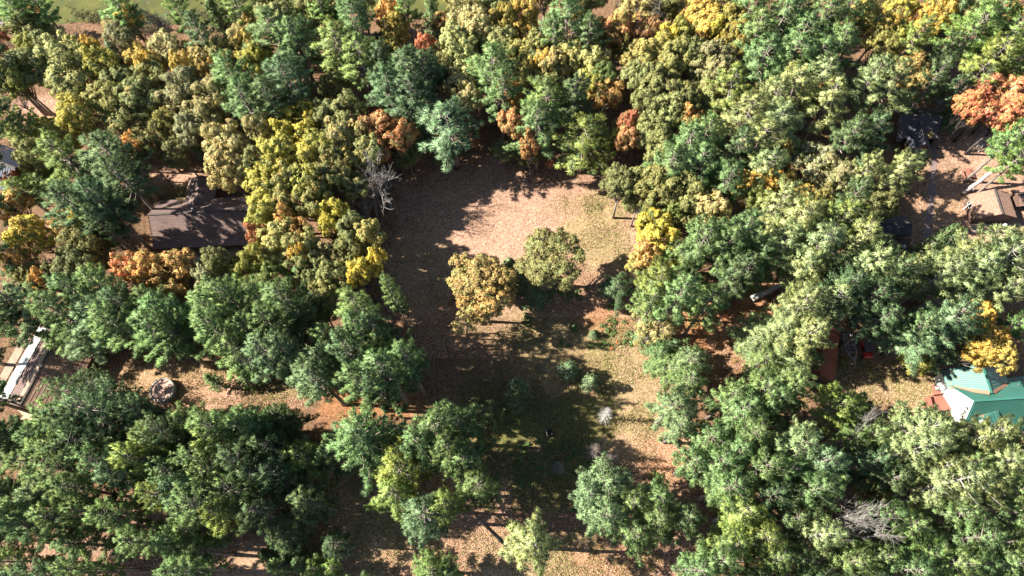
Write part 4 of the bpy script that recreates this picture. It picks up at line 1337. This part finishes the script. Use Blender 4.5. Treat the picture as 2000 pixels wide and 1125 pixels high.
# leaves lying in the valleys
for (a_, b_, w_) in ((P(1856, 757, 3.32), P(1932, 768, 5.86), 0.5), (P(1940, 766, 5.72), P(1966, 750, 3.9), 0.45)):
    o_ = MB().bar(a_ + Vector((0, 0, .12)), b_ + Vector((0, 0, .12)), w_, 0.05).build('leaf_drift', M['valley_leaf'], gh, O)
# west gable wall
g1, g2, g3 = P(1857, 757, 3.2), P(1905, 783, 6.4), P(1889, 820, 2.8)
east = Vector((7.5, 0.3, 0))
foot = [(g1.x, g1.y), (g2.x, g2.y), (g3.x, g3.y)]
V = [(p.x, p.y, -0.3) for p in (g1, g2, g3)] + [tuple(g1), tuple(g2), tuple(g3)]
V2 = [(p.x + (2040 - 1903) / 13.5, p.y - 0.2, z) for p, z in ((g1, -.3), (g2, -.3), (g3, -.3), (g1, g1.z - 1.5), (g2, g2.z - 1.6), (g3, g3.z - 1.5))]
MB().poly(V + V2, [(0, 2, 1), (3, 4, 5), (0, 1, 4, 3), (1, 2, 5, 4), (6, 7, 8), (9, 11, 10), (6, 9, 10, 7), (7, 10, 11, 8), (0, 3, 9, 6), (3, 5, 11, 9) if False else (3, 4, 10, 9), (4, 5, 11, 10), (2, 8, 11, 5), (0, 6, 8, 2)]).build('gable_wall', M['white_wall'], gh, O)
bl = [A[0].lerp(A[2], .04), A[1].lerp(A[3], .04), B_[2].lerp(B_[0], .06), B_[3].lerp(B_[1], .06)]
wall_solid('wing_wall', [(p.x, p.y) for p in bl], -0.3, [2.85, 2.85, 3.1, 3.1], M['white_wall'], gh, O, 0.25)
# windows in the gable wall: small vent pair and a low window
wd = (g3 - g2)
wd = Vector((wd.x, wd.y, 0)).normalized()
for f_, z_ in ((0.28, 4.1), (0.42, 3.3)):
    p_ = g2.lerp(g3, f_)
    p_ = Vector((p_.x, p_.y, z_))
    nn = Vector((wd.y, -wd.x, 0))
    if nn.x > 0: nn = -nn
    fr = MB().bar(p_ + nn * 0.03 - wd * 0.3, p_ + nn * 0.03 + wd * 0.3, 0.06, 0.5).build('window', M['trim'], gh, O)
    MB().bar(p_ + nn * 0.06 - wd * 0.22, p_ + nn * 0.06 + wd * 0.22, 0.06, 0.38).build('pane', M['glass'], fr, O)
# low gable over the front entrance
E = slope([(1950, 802, 4.6), (1920, 817, 4.3), (1934, 842, 2.9), (1959, 838, 2.9)], 'porch_roof', 5)
slope([(1950, 802, 4.6), (1920, 817, 4.35), (1912, 812, 3.9), (1946, 797, 4.1)], 'porch_roof', 0)
wall_solid('porch_wall', [(p.x, p.y) for p in (E[0], E[1], E[2], E[3])], -0.3, [3.4, 3.4, 2.7, 2.7], M['white_wall'], gh, O, 0.3)
# deck on three levels
dz = 0.55
dkp = [P(1838, 744, dz), P(1850, 760, dz), P(1861, 800, dz), P(1832, 803, dz), P(1826, 772, dz), P(1824, 752, dz)]
deck = MB().slab(dkp, 0.5).build('deck', M['deck'], gh, O)
for i in range(9):
    t = (i + 0.5) / 9
    MB().bar(P(1826 + 1 * t, 770 + 0 * t, dz + .02).lerp(P(1834, 803, dz + .02), 0) + Vector((0, -2.6 * t, 0)), P(1852, 768, dz + .02) + Vector((0, -2.6 * t, 0)), 0.24, 0.03).build('deck_board', M['deck'], deck, O)
MB().bar(P(1813, 773, 0.7), P(1820, 800, 0.7), 0.35, 0.5).build('deck_bench', M['deck'], gh, O)
MB().slab([P(1806, 778, .18), P(1826, 772, .18), P(1832, 803, .18), P(1808, 802, .18)], 0.2).build('lower_deck', M['deck'], gh, O)
MB().bar(P(1822, 771, 0.95), P(1843, 768, 0.95), 0.14, 0.5).build('deck_rail', M['deck'], gh, O)
MB().box(*(P(1840, 748, 0.7) - O), 0.9, 0.8, 0.2).build('door_step', M['white_wall'], gh)
MB().box(*(P(1848, 770, 0.7) - O), 0.9, 0.7, 0.2).build('door_step', M['white_wall'], gh)


def patio_table(p, label, rz):
    t = empty('patio_table', p, rz)
    tag(t, label, 'table')
    MB().cyl(0, 0, 0.70, 0.74, 0.5, 14).build('tabletop', M['white_metal'], t)
    for k in range(4):
        a = k * math.pi / 2 + .4
        MB().bar((.32 * math.cos(a), .32 * math.sin(a), 0.7), (.42 * math.cos(a), .42 * math.sin(a), 0), .04, .04).build('leg', M['white_metal'], t)
    return t


def patio_chair(p, label, rz):
    t = empty('patio_chair', p, rz)
    tag(t, label, 'chair', 'white chairs on the red brown deck')
    MB().box(0, 0, 0.44, 0.5, 0.48, 0.05).build('seat', M['white_metal'], t)
    MB().bar((-.22, .24, .46), (-.22, .3, .95), .05, .05).bar((.22, .24, .46), (.22, .3, .95), .05, .05).box(0, .28, .72, .46, .04, .4).build('backrest', M['white_metal'], t)
    for a, b in ((-.21, -.2), (.21, -.2), (.21, .2), (-.21, .2)):
        MB().box(a, b, .21, .04, .04, .42).build('leg', M['white_metal'], t)


patio_table(P(1829, 751, dz + 0.02), 'small round white table at the upper end of the deck', 0.3)
patio_chair(P(1836, 756, dz + 0.02), 'white patio chair on the deck close to the house wall', 2.4)
patio_chair(P(1827, 760, dz + 0.02), 'white patio chair on the deck below the round white table', 2.9)

# ---- long building with the white stripe, lower left
lr0, lr1 = P(98, 682, 5.0), P(41, 787, 5.0)
ang = math.atan2(lr1.y - lr0.y, lr1.x - lr0.x)
dirv = (lr1 - lr0).normalized()
midr = (lr0 + lr1) / 2 - dirv * 0.3
Lh = (lr1 - lr0).length + 3.2
hall = empty('hall', (midr.x - dirv.x * 1.2, midr.y - dirv.y * 1.2, 0), ang)
tag(hall, 'long brown building with a white panel strip and tan ridge band on its roof', 'building')
# local x along the ridge downwards; local y: towards the right of the photo (check sign) is +y
Dr = 5.0
Gable(hall, Lh, 2 * Dr, 3.0, 5.0, 0.4, M['brown_wall'], M['shingle'], M['leafy_shingle'], 0.45)
sgl = -1
mm = 2.0 / Dr


def on_left(y):
    return 5.0 - mm * abs(y)


def strip(name, y0, y1, x0, x1, mat, lift=0.05, n=1):
    for i in range(n):
        a = x0 + (x1 - x0) * i / n
        b = x0 + (x1 - x0) * (i + 1) / n - (0.04 if n > 1 else 0)
        MB().slab([(a, y0, on_left(y0) + lift + .03), (b, y0, on_left(y0) + lift + .03), (b, y1, on_left(y1) + lift + .03), (a, y1, on_left(y1) + lift + .03)], 0.05).build(name, mat, hall)


sg = -1
strip('ridge_band', sg * 0.12, sg * 1.1, -Lh / 2, Lh / 2, M['tan'])
strip('white_panel', sg * 3.3, sg * 5.35, -Lh / 2, Lh / 2, M['white_metal'], 0.05, 6)
hw2 = MB()
hw2.slab([(-Lh / 2 - 0.4, sg * 6.0, 2.6), (Lh / 2 - 2.4, sg * 6.0, 2.6), (Lh / 2 - 2.4, sg * 7.5, 2.45), (-Lh / 2 - 0.4, sg * 7.5, 2.45)], 0.15)
hw2.build('walkway_roof', M['tan'], hall)
for i in range(4):
    MB().box(-Lh / 2 + 0.2 + i * (Lh - 3.2) / 3, sg * 7.2, 1.1, .14, .14, 2.5).build('walkway_post', M['brown_wall'], hall)
tp = [P(26, 793, 0.12), P(60, 800, 0.12), P(68, 820, 0.12), P(34, 824, 0.12), P(46, 812, .12)]
pd = MB().slab(tp, 0.3).build('concrete_pad', pbr('tan concrete', (0.46, 0.34, 0.22), 0.9, 0.2, 1.5), None)
tag(pd, 'tan concrete pad at the low end of the white-striped building', 'pad')

# ---- blue metal roof at the left edge
b0 = P(12, 322, 3.2)
bh = empty('boathouse', (b0.x - 1.0, b0.y, 0), -0.42)
tag(bh, 'slate blue metal-roofed building cut by the left edge among the trees', 'building')
Gable(bh, 8.5, 7.0, 2.8, 4.9, 0.4, M['brown_wall'], M['blue_metal'], None, 0)
for i in range(18):
    x = -4.3 + i * 0.5
    for sg2 in (-1, 1):
        MB().bar((x, sg2 * 0.05, 4.92), (x, sg2 * 3.85, 2.64), 0.06, 0.05).build('roof_seam', M['blue_metal'], bh)

# ---------------------------------------------------------------- single things on the ground
# the round stone cistern
cp_ = P(317, 762, 0.8)
cis = empty('cistern', (cp_.x, cp_.y, 0))
tag(cis, 'round grey concrete cistern filled with fallen leaves in the sandy clearing', 'cistern')
rC = 23.5 * depth(cp_) / 1333
ring = MB()
n = 40
V, Fq = [], []
for r_, z in ((rC, -0.2), (rC, 1.0), (rC - 0.17, 1.0), (rC - 0.17, 0.86)):
    V += [(r_ * math.cos(i * 2 * math.pi / n), r_ * math.sin(i * 2 * math.pi / n), z) for i in range(n)]
for k in range(3):
    Fq += [(k * n + i, k * n + (i + 1) % n, (k + 1) * n + (i + 1) % n, (k + 1) * n + i) for i in range(n)]
ring.poly(V, Fq).build('rim', M['concrete'], cis)
MB().cyl(0, 0, 0.3, 0.87, rC - 0.16, 40).build('leaf_bed', pbr('leaf bed', (0.50, 0.33, 0.27), 0.95, 0.3, 2.5, 0.8, 8), cis)
STK = [((-0.9, 1.2), (-0.1, 0.1)), ((0.2, 0.7), (1.4, 0.1)), ((0.6, -0.2), (0.5, -1.5)), ((-0.6, -1.3), (0.5, -0.6)), ((0.1, 1.0), (0.8, 1.5))]
SLB = ['pale stick lying across the upper left of the cistern', 'dark thin stick lying on the right side of the cistern', 'pale stick lying upright near the cistern bottom', 'thin stick crossing the lower left of the cistern', 'short stick beside the cistern top rim']
for (a, b), lb in zip(STK, SLB):
    t = Tubes(5)
    t.add([(a[0], a[1], .92), ((a[0] + b[0]) / 2, (a[1] + b[1]) / 2 + .05, .95), (b[0], b[1], .92)], [.05, .045, .03])
    o = link('stick', t.mesh('stick', M['pale_bark'] if 'pale' in lb else M['dark_bark']))
    o.location = cis.location
    tag(o, lb, 'stick', 'sticks lying on the cistern')


def log(name, a, b, r0, r1, mat, label, cat, bend=0.15, stubs=3, seed=1, z0=None, z1=None):
    rng = np.random.default_rng(seed)
    a, b = np.array(a, float), np.array(b, float)
    org = Vector(a)
    n = 7
    pts = [a + (b - a) * i / n + (rng.normal(size=3) * bend * (0 < i < n)) - a for i in range(n + 1)]
    rad = [(r0 + (r1 - r0) * i / n) * rng.uniform(0.93, 1.07) for i in range(n + 1)]
    t = Tubes(10)
    t.add(pts, rad)
    root = link(name, t.mesh(name, mat), None, org)
    tag(root, label, cat)
    for k in range(stubs):
        i = rng.integers(2, n)
        d = unit(rng.normal(size=3) + np.array([0, 0, .6]))
        s = Tubes(5)
        s.add([pts[i], pts[i] + d * rng.uniform(.5, 1.2)], [rad[i] * .35, .03])
        link('branch_stub', s.mesh('branch_stub', mat), root)
    return root


p0, p1 = P(1468, 584, 0.45), P(1548, 547, 1.6)
log('fallen_log', p0, p1, 0.50, 0.34, M['white_wood'], 'thick pale fallen trunk lying on orange needles under the pines', 'trunk', 0.06, 4, 5)
p0, p1 = P(1412, 604, 0.35), P(1438, 577, 0.9)
log('fallen_log', p0, p1, 0.36, 0.30, M['dark_bark'], 'dark broken log with a pale cut end left of the fallen trunk', 'log', 0.04, 2, 6)
log('fallen_log', P(34, 548, 0.3), P(53, 520, 0.5), 0.28, 0.2, M['pale_bark'], 'short pale log between the golden trees at the left edge', 'log', 0.04, 1, 8)
# leaning trunks seen bare
log('leaning_tree', P(1880, 378, 0.0), P(1963, 318, 6.0), 0.36, 0.26, M['pale_bark'], 'thick pale leaning trunk above the leaf-covered cabin', 'trunk', 0.04, 4, 9)
log('leaning_snag', P(1826, 206, 0.0), P(1890, 138, 8.0), 0.13, 0.05, M['pale_bark'], 'thin grey dead snag leaning over the dark path', 'snag', 0.05, 6, 10)
log('leaning_tree', P(1802, 602, 0.0), P(1893, 548, 12.0), 0.34, 0.22, M['pale_bark'], 'silvery leaning trunk crossing between the big right pines', 'trunk', 0.06, 6, 11)
log('leaning_tree', P(1940, 1025, 6.0) if False else P(1880, 1026, 3.0), P(1960, 1010, 13.0), 0.26, 0.15, M['pale_bark'], 'pale slanting trunk above the lower right orange ground', 'trunk', 0.06, 5, 12)
log('leaning_tree', P(1000, 1078, 0.0), P(915, 992, 11.0), 0.30, 0.2, M['dark_bark'], 'dark slender trunk slanting up left from the bottom centre', 'trunk', 0.05, 3, 13)
log('leaning_tree', P(372, 292, 0.0), P(300, 208, 11.0), 0.28, 0.16, M['bark'], 'bare slanting trunk above the leafy yard behind the lodge', 'trunk', 0.05, 3, 14)
log('leaning_tree', P(228, 468, 0.0), P(170, 418, 9.0), 0.24, 0.14, M['bark'], 'bare slanting trunk left of the long brown lodge', 'trunk', 0.05, 3, 15)
log('leaning_tree', P(283, 335, 0.0), P(258, 300, 6.0), 0.2, 0.12, M['bark'], 'short forked trunk at the left end of the leafy yard', 'trunk', 0.05, 3, 16)

# rock
rk = P(1835, 199, 0)
rm = MB()
rngr = np.random.default_rng(4)
V = []
for k, (z, r_) in enumerate(((-0.1, .55), (.25, .62), (.5, .42), (.62, .15))):
    V += [(r_ * math.cos(i * math.pi / 4) * rngr.uniform(.8, 1.2), r_ * 0.8 * math.sin(i * math.pi / 4) * rngr.uniform(.8, 1.2), z) for i in range(8)]
Fq = [(k * 8 + i, k * 8 + (i + 1) % 8, k * 8 + 8 + (i + 1) % 8, k * 8 + 8 + i) for k in range(3) for i in range(8)] + [tuple(24 + i for i in range(8))]
o = rm.poly(V, Fq).build('boulder', M['white_wood'])
o.location = rk
tag(o, 'whitish boulder beside the dark path near the leaning snag', 'boulder')

# open trailer (silver) beside the red vehicle
tr0 = P(1658, 676, 0)
tr = empty('boat_trailer', (tr0.x, tr0.y, 0), 0.02)
tag(tr, 'empty silver boat trailer parked in the shed shadow', 'trailer')
fm = MB()
fm.bar((-.75, 1.9, .55), (-.75, -1.2, .55), .09, .09).bar((.75, 1.9, .55), (.75, -1.2, .55), .09, .09)
fm.bar((-.75, -1.2, .55), (0, -2.6, .5), .09, .09).bar((.75, -1.2, .55), (0, -2.6, .5), .09, .09)
for y in (1.85, .9, 0, -1.15):
    fm.bar((-.75, y, .55), (.75, y, .55), .08, .07)
fm.bar((0, -2.5, .5), (0, -3.3, .45), .1, .1)
fm.build('frame', M['steel'], tr)
for x in (-.35, .35):
    MB().bar((x, 1.9, .72), (x, -1.0, .68), .12, .06).build('bunk', M['white_metal'], tr)
    MB().box(x, .6, .62, .07, .07, .12).build('bunk_post', M['steel'], tr)
for x in (-.95, .95):
    wv_ = MB()
    pts = [(x - .1, .45 + .3 * math.cos(i * math.pi / 8), .3 + .3 * math.sin(i * math.pi / 8)) for i in range(16)] + [(x + .1, .45 + .3 * math.cos(i * math.pi / 8), .3 + .3 * math.sin(i * math.pi / 8)) for i in range(16)]
    wv_.poly(pts, [tuple(range(15, -1, -1)), tuple(range(16, 32))] + [(i, (i + 1) % 16, 16 + (i + 1) % 16, 16 + i) for i in range(16)])
    wo = wv_.build('wheel', M['rubber'], tr)
    MB().box(x, .45, .66, .26, .85, .04).build('mudguard', M['white_metal'], tr)
MB().box(0, -2.2, .85, .12, .12, .6).box(0, -2.2, 1.15, .3, .16, .12).build('winch_post', M['steel'], tr)

# red utility vehicle with a dark canopy
rv0 = P(1687, 684, 0)
rv = empty('utility_vehicle', (rv0.x, rv0.y, 0), 0.03)
tag(rv, 'small red utility vehicle with a dusty dark top beside the silver trailer', 'vehicle')
b = MB()
prof = [(-1.45, .35), (-1.5, .75), (-1.35, .95), (-.75, 1.02), (-.55, .62), (.35, .62), (.45, .98), (1.4, .98), (1.45, .4)]
V = [(-.68, y, z) for y, z in prof] + [(.68, y, z) for y, z in prof]
m_ = len(prof)
b.poly(V, [tuple(range(m_)), tuple(range(2 * m_ - 1, m_ - 1, -1))] + [(i, m_ + i, m_ + (i + 1) % m_, (i + 1) % m_) for i in range(m_)])
b.build('body', M['red_paint'], rv)
MB().slab([(-.80, -.85, 1.98), (.80, -.85, 1.98), (.84, 0, 2.06), (-.84, 0, 2.06)], .06).build('canopy_front', M['tarp'], rv)
MB().slab([(-.84, 0, 2.06), (.84, 0, 2.06), (.80, 1.5, 1.98), (-.80, 1.5, 1.98)], .06).build('canopy_back', M['tarp'], rv)
for x in (-.74, .74):
    MB().bar((x, -.8, .95), (x, -.75, 1.95), .05, .05).bar((x, 1.35, .95), (x, 1.4, 1.93), .05, .05).build('roll_bar', M['steel'], rv)
    for y in (-1.0, 1.0):
        wv_ = MB()
        pts = [(x - .12, y + .33 * math.cos(i * math.pi / 8), .33 + .33 * math.sin(i * math.pi / 8)) for i in range(16)] + [(x + .12, y + .33 * math.cos(i * math.pi / 8), .33 + .33 * math.sin(i * math.pi / 8)) for i in range(16)]
        wv_.poly(pts, [tuple(range(15, -1, -1)), tuple(range(16, 32))] + [(i, (i + 1) % 16, 16 + (i + 1) % 16, 16 + i) for i in range(16)])
        wv_.build('wheel', M['rubber'], rv)
MB().box(0, -.1, .8, 1.2, .5, .35).build('seat', M['rubber'], rv)
MB().bar((-.86, -1.2, .6), (-.86, 1.3, .6), .05, .1).build('side_rail', M['white_metal'], rv)

# picnic table
pt0 = P(1888, 342, 0)
pt = empty('picnic_table', (pt0.x, pt0.y, 0), 0.05)
tag(pt, 'small red brown picnic table on leaf litter left of the pine trunk', 'table')
for i in range(5):
    MB().box(-.34 + i * .17, 0, .76, .15, 1.8, .05).build('tabletop_board', M['deck'], pt)
for x in (-.8, .8):
    MB().box(x, 0, .46, .28, 1.8, .05).build('bench', M['deck'], pt)
for y in (-.6, .6):
    MB().bar((-.8, y, .42), (.8, y, .42), .05, .1).bar((-.55, y, 0), (-.2, y, .74), .08, .05).bar((.55, y, 0), (.2, y, .74), .08, .05).build('leg_frame', M['deck'], pt)

# aluminium ladder-like dock frames
for (px, py, rz, lb) in ((1918, 268, -.9, 'white metal dock frame stood below the large red maple, left one'), (1929, 259, -.7, 'white metal dock frame stood below the large red maple, right one'), (1911, 288, -.8, 'short white metal dock frame below its two longer neighbours')):
    q0 = P(px, py, 0.4)
    L = 2.6 if 'short' not in lb else 1.5
    d = empty('dock_frame', (q0.x, q0.y, 0.1), rz + 1.7)
    tag(d, lb, 'dock frame', 'metal dock frames below the red maple')
    for y in (-.35, .35):
        MB().bar((-L / 2, y, .1), (L / 2, y, 1.0), .07, .07).build('side_rail', M['white_metal'], d)
    for i in range(int(L / .45)):
        t_ = (i + .5) / int(L / .45)
        MB().box(-L / 2 + L * t_, 0, .1 + .9 * t_, .05, .66, .05).build('rung', M['white_metal'], d)

# dark box with a pale side, marker post, small sign post
bx = P(1073, 847, 0)
bo = empty('compost_bin', (bx.x, bx.y, 0), 0.05)
tag(bo, 'small square dark bin with a pale side in the shaded grass', 'bin')
for sx_, sy_, w_, d_ in ((-.42, 0, .05, .9), (.42, 0, .05, .9), (0, -.42, .8, .05), (0, .42, .8, .05)):
    MB().box(sx_, sy_, .35, w_, d_, .7).build('side_panel', M['trim'] if sx_ < 0 else M['dark_bark'], bo)
MB().box(0, 0, .12, .78, .78, .12).build('floor', M['rubber'], bo)
for (px, py, h, lb, mt) in ((1160, 798, 1.5, 'thin white-topped post left of the small white dead tree', 'white_wall'), (1073, 742, 1.4, 'thin weathered stake between the young blue green conifers', 'tan'), (418, 100, .0, '', 'tan')):
    if not lb: continue
    q0 = P(px, py, 0)
    po = empty('marker_post', (q0.x, q0.y, -.1))
    tag(po, lb, 'post')
    MB().cyl(0, 0, 0, h, .05, 8).build('post', M['tan'], po)
    MB().cyl(0, 0, h, h + .16, .09, 8, .05).build('post_cap', M[mt], po)
# blue-grey box by the shore trees
q0 = P(419, 97, 0.6)
bb = empty('storage_box', (q0.x, q0.y, 0), .2)
tag(bb, 'grey blue storage box in deep shade between gold oaks', 'box')
MB().box(0, 0, .45, 1.1, 1.5, .9).build('body', M['dim_blue'], bb)
MB().box(0, 0, .94, 1.2, 1.6, .08).build('lid', M['dim_blue'], bb)
# purple boat canopy by the lake
q0 = P(-4, 36, 2.0)
pcn = empty('boat_canopy', (q0.x, q0.y, -.5), .1)
tag(pcn, 'purple boat canopy on posts at the far left lake shore', 'canopy')
for sg2 in (-1, 1):
    MB().slab([(-1.8, 0, 3.0), (1.8, 0, 3.0), (1.8, sg2 * 1.5, 2.3), (-1.8, sg2 * 1.5, 2.3)], .05).build('canopy_side', M['purple'], pcn)
for x in (-1.7, 1.7):
    for y in (-1.4, 1.4):
        MB().box(x, y, 1.1, .07, .07, 2.4).build('post', M['steel'], pcn)

# the foot path on the right
pp = [(1832, 208), (1828, 250), (1824, 300), (1822, 350), (1818, 400), (1812, 450), (1806, 505), (1800, 560)]
pv, pf = [], []
pts_ = [P(a, b, 0) for a, b in pp]
dense_ = []
for i in range(len(pts_) - 1):
    for k in range(6):
        dense_.append(pts_[i].lerp(pts_[i + 1], k / 6))
for i, p_ in enumerate(dense_):
    wd_ = .55 + .12 * math.sin(i * 1.3)
    for sx_ in (-wd_, 0, wd_):
        x, y = p_.x + sx_, p_.y
        pv.append((x, y, float(ground_z(x, y)) + .03))
for i in range(len(dense_) - 1):
    for k in range(2):
        pf.append((i * 3 + k, i * 3 + k + 1, i * 3 + k + 4, i * 3 + k + 3))
pm = mesh_np('path', pv, pf, [4] * len(pf), pbr('grey gravel path', (0.20, 0.15, 0.145), 0.95, .4, 2.0, .5, 12), True)
tag(link('path', pm), kind='structure')

# ---------------------------------------------------------------- litter, grass and undergrowth: nobody could count them
rng = np.random.default_rng(11)


def clear_of(px, py):
    return True


def scatter(n, boxes):
    """n points on the ground spread over photo boxes (x0, y0, x1, y1)"""
    ar = np.array([(b[2] - b[0]) * (b[3] - b[1]) for b in boxes], float)
    idx_ = rng.choice(len(boxes), n, p=ar / ar.sum())
    B = np.array(boxes)[idx_]
    px = rng.uniform(B[:, 0], B[:, 2])
    py = rng.uniform(B[:, 1], B[:, 3])
    M3 = np.array(CR)
    d = np.stack([(px - 1000) / 1333, -(py - 562.5) / 1333, -np.ones(n)], 1) @ M3.T
    t = -CAM_H / d[:, 2]
    x, y = d[:, 0] * t, d[:, 1] * t
    return x, y


LK = 0.95


def colour_leaf(name, cols, rough=0.8):
    m, nt, out = new_mat(name)
    b = N(nt, 'ShaderNodeBsdfPrincipled')
    g = N(nt, 'ShaderNodeNewGeometry')
    st = [(i / max(1, len(cols) - 1), tuple(v * LK for v in c)) for i, c in enumerate(cols)]
    c = ramp(nt, g.outputs['Random Per Island'], st)
    nt.links.new(c, b.inputs['Base Color'])
    b.inputs['Roughness'].default_value = rough
    b.inputs['Specular IOR Level'].default_value = 0.15
    nt.links.new(b.outputs[0], out.inputs[0])
    return m


open_boxes = [(745, 300, 1260, 620), (800, 600, 1000, 700), (1200, 600, 1340, 900), (1180, 850, 1350, 1125), (900, 1040, 1200, 1125), (210, 690, 600, 800), (640, 900, 1000, 1125), (1780, 230, 2000, 480), (260, 325, 440, 380), (1620, 640, 1900, 800), (0, 1040, 560, 1125), (1380, 540, 1560, 720), (20, 180, 180, 240)]
x, y = scatter(150000, open_boxes)
nz = rng.normal(size=(len(x), 3)) * 0.35 + np.array([0, 0, 1.0])
cen = np.stack([x, y, ground_z(x, y) + 0.03], 1)
v, f = leaf_quads(cen, nz, 0.14, rng, 0.8)
lm = mesh_np('fallen_leaves', v, f, np.full(len(f), 4), colour_leaf('fallen leaf colours', [(0.38, 0.22, 0.15), (0.47, 0.285, 0.20), (0.54, 0.335, 0.24), (0.58, 0.375, 0.27), (0.44, 0.24, 0.14), (0.52, 0.33, 0.21)]))
tag(link('fallen_leaves', lm), kind='stuff')

grass_boxes = [(900, 760, 1200, 1000), (940, 740, 1180, 960), (1120, 390, 1250, 530), (820, 480, 900, 600), (960, 620, 1240, 680), (1180, 640, 1280, 900), (900, 700, 1200, 1000), (900, 1040, 1300, 1125), (640, 920, 860, 1125), (250, 700, 560, 790), (1640, 700, 1830, 790), (300, 485, 490, 515), (1100, 380, 1180, 420), (270, 360, 370, 385)]
x, y = scatter(95000, grass_boxes)
keepm = hnoise(x, y, 0.8, 31) > -0.15
x, y = x[keepm], y[keepm]
base = np.stack([x, y, ground_z(x, y) - 0.02], 1)
d = rng.normal(size=(len(x), 3)) * 0.55 + np.array([0, 0, 1.0])
v, f = blades(base, d, 0.42, 0.09, rng)
gmesh = mesh_np('grass', v, f, np.full(len(f), 3), colour_leaf('grass colours', [(0.13, 0.16, 0.04), (0.20, 0.22, 0.07), (0.34, 0.28, 0.13), (0.46, 0.35, 0.19), (0.24, 0.23, 0.08), (0.40, 0.30, 0.16)]))
tag(link('grass', gmesh), kind='stuff')


def undergrowth(name, n, boxes, cols, hmax, seed):
    r = np.random.default_rng(seed)
    x, y = scatter(n, boxes)
    ok = hnoise(x, y, 0.5, seed) > 0.0
    if name == 'undergrowth':
        for (ox, oy, orr) in OPEN:
            c0 = P(ox, oy)
            ok &= np.hypot(x - c0.x, y - c0.y) > orr * 1.15 * depth(c0) / 1333
    x, y = x[ok], y[ok]
    k = 42
    rad = r.uniform(0.3, hmax, len(x))
    u = unit(r.normal(size=(len(x), k, 3)) + np.array([0, 0, 0.5]))
    c = np.stack([x, y, ground_z(x, y)], 1)[:, None, :] + u * (rad[:, None] * r.uniform(0.5, 1.1, (len(x), k)))[:, :, None] * np.array([1, 1, 0.8])
    c[:, :, 2] = np.maximum(c[:, :, 2], -0.02) + 0.08
    c = c.reshape(-1, 3)
    nn = (u + r.normal(size=u.shape) * 0.4).reshape(-1, 3)
    v, f = leaf_quads(c, nn, 0.22, r, 0.8)
    me = mesh_np(name, v, f, np.full(len(f), 4), colour_leaf(name + ' colours', cols))
    tag(link(name, me), kind='stuff')


wood = [(0, 0, 740, 1125), (1240, 300, 1720, 1125), (1000, 0, 1900, 330), (700, 0, 1250, 300), (1640, 500, 2000, 1125)]
undergrowth('undergrowth', 2600, wood, [(0.10, 0.13, 0.03), (0.16, 0.17, 0.05), (0.30, 0.16, 0.06), (0.12, 0.16, 0.05), (0.36, 0.24, 0.07)], 1.1, 41)
undergrowth('shore_bushes', 900, [(0, 25, 620, 62), (0, 20, 900, 45)], [(0.13, 0.15, 0.05), (0.17, 0.17, 0.07), (0.24, 0.20, 0.08), (0.12, 0.10, 0.08), (0.10, 0.14, 0.05)], 1.3, 47)
undergrowth('red_undergrowth', 260, [(700, 200, 1240, 320), (960, 260, 1180, 330), (1180, 560, 1420, 700), (500, 180, 800, 300), (1250, 640, 1320, 700), (0, 340, 240, 420)], [(0.34, 0.05, 0.04), (0.45, 0.12, 0.05), (0.30, 0.10, 0.05), (0.40, 0.18, 0.06)], 0.9, 42)
undergrowth('green_undergrowth', 420, [(1000, 560, 1280, 680), (960, 860, 1160, 1000), (1100, 620, 1200, 660)], [(0.07, 0.12, 0.04), (0.10, 0.17, 0.05), (0.08, 0.11, 0.04)], 0.6, 43)
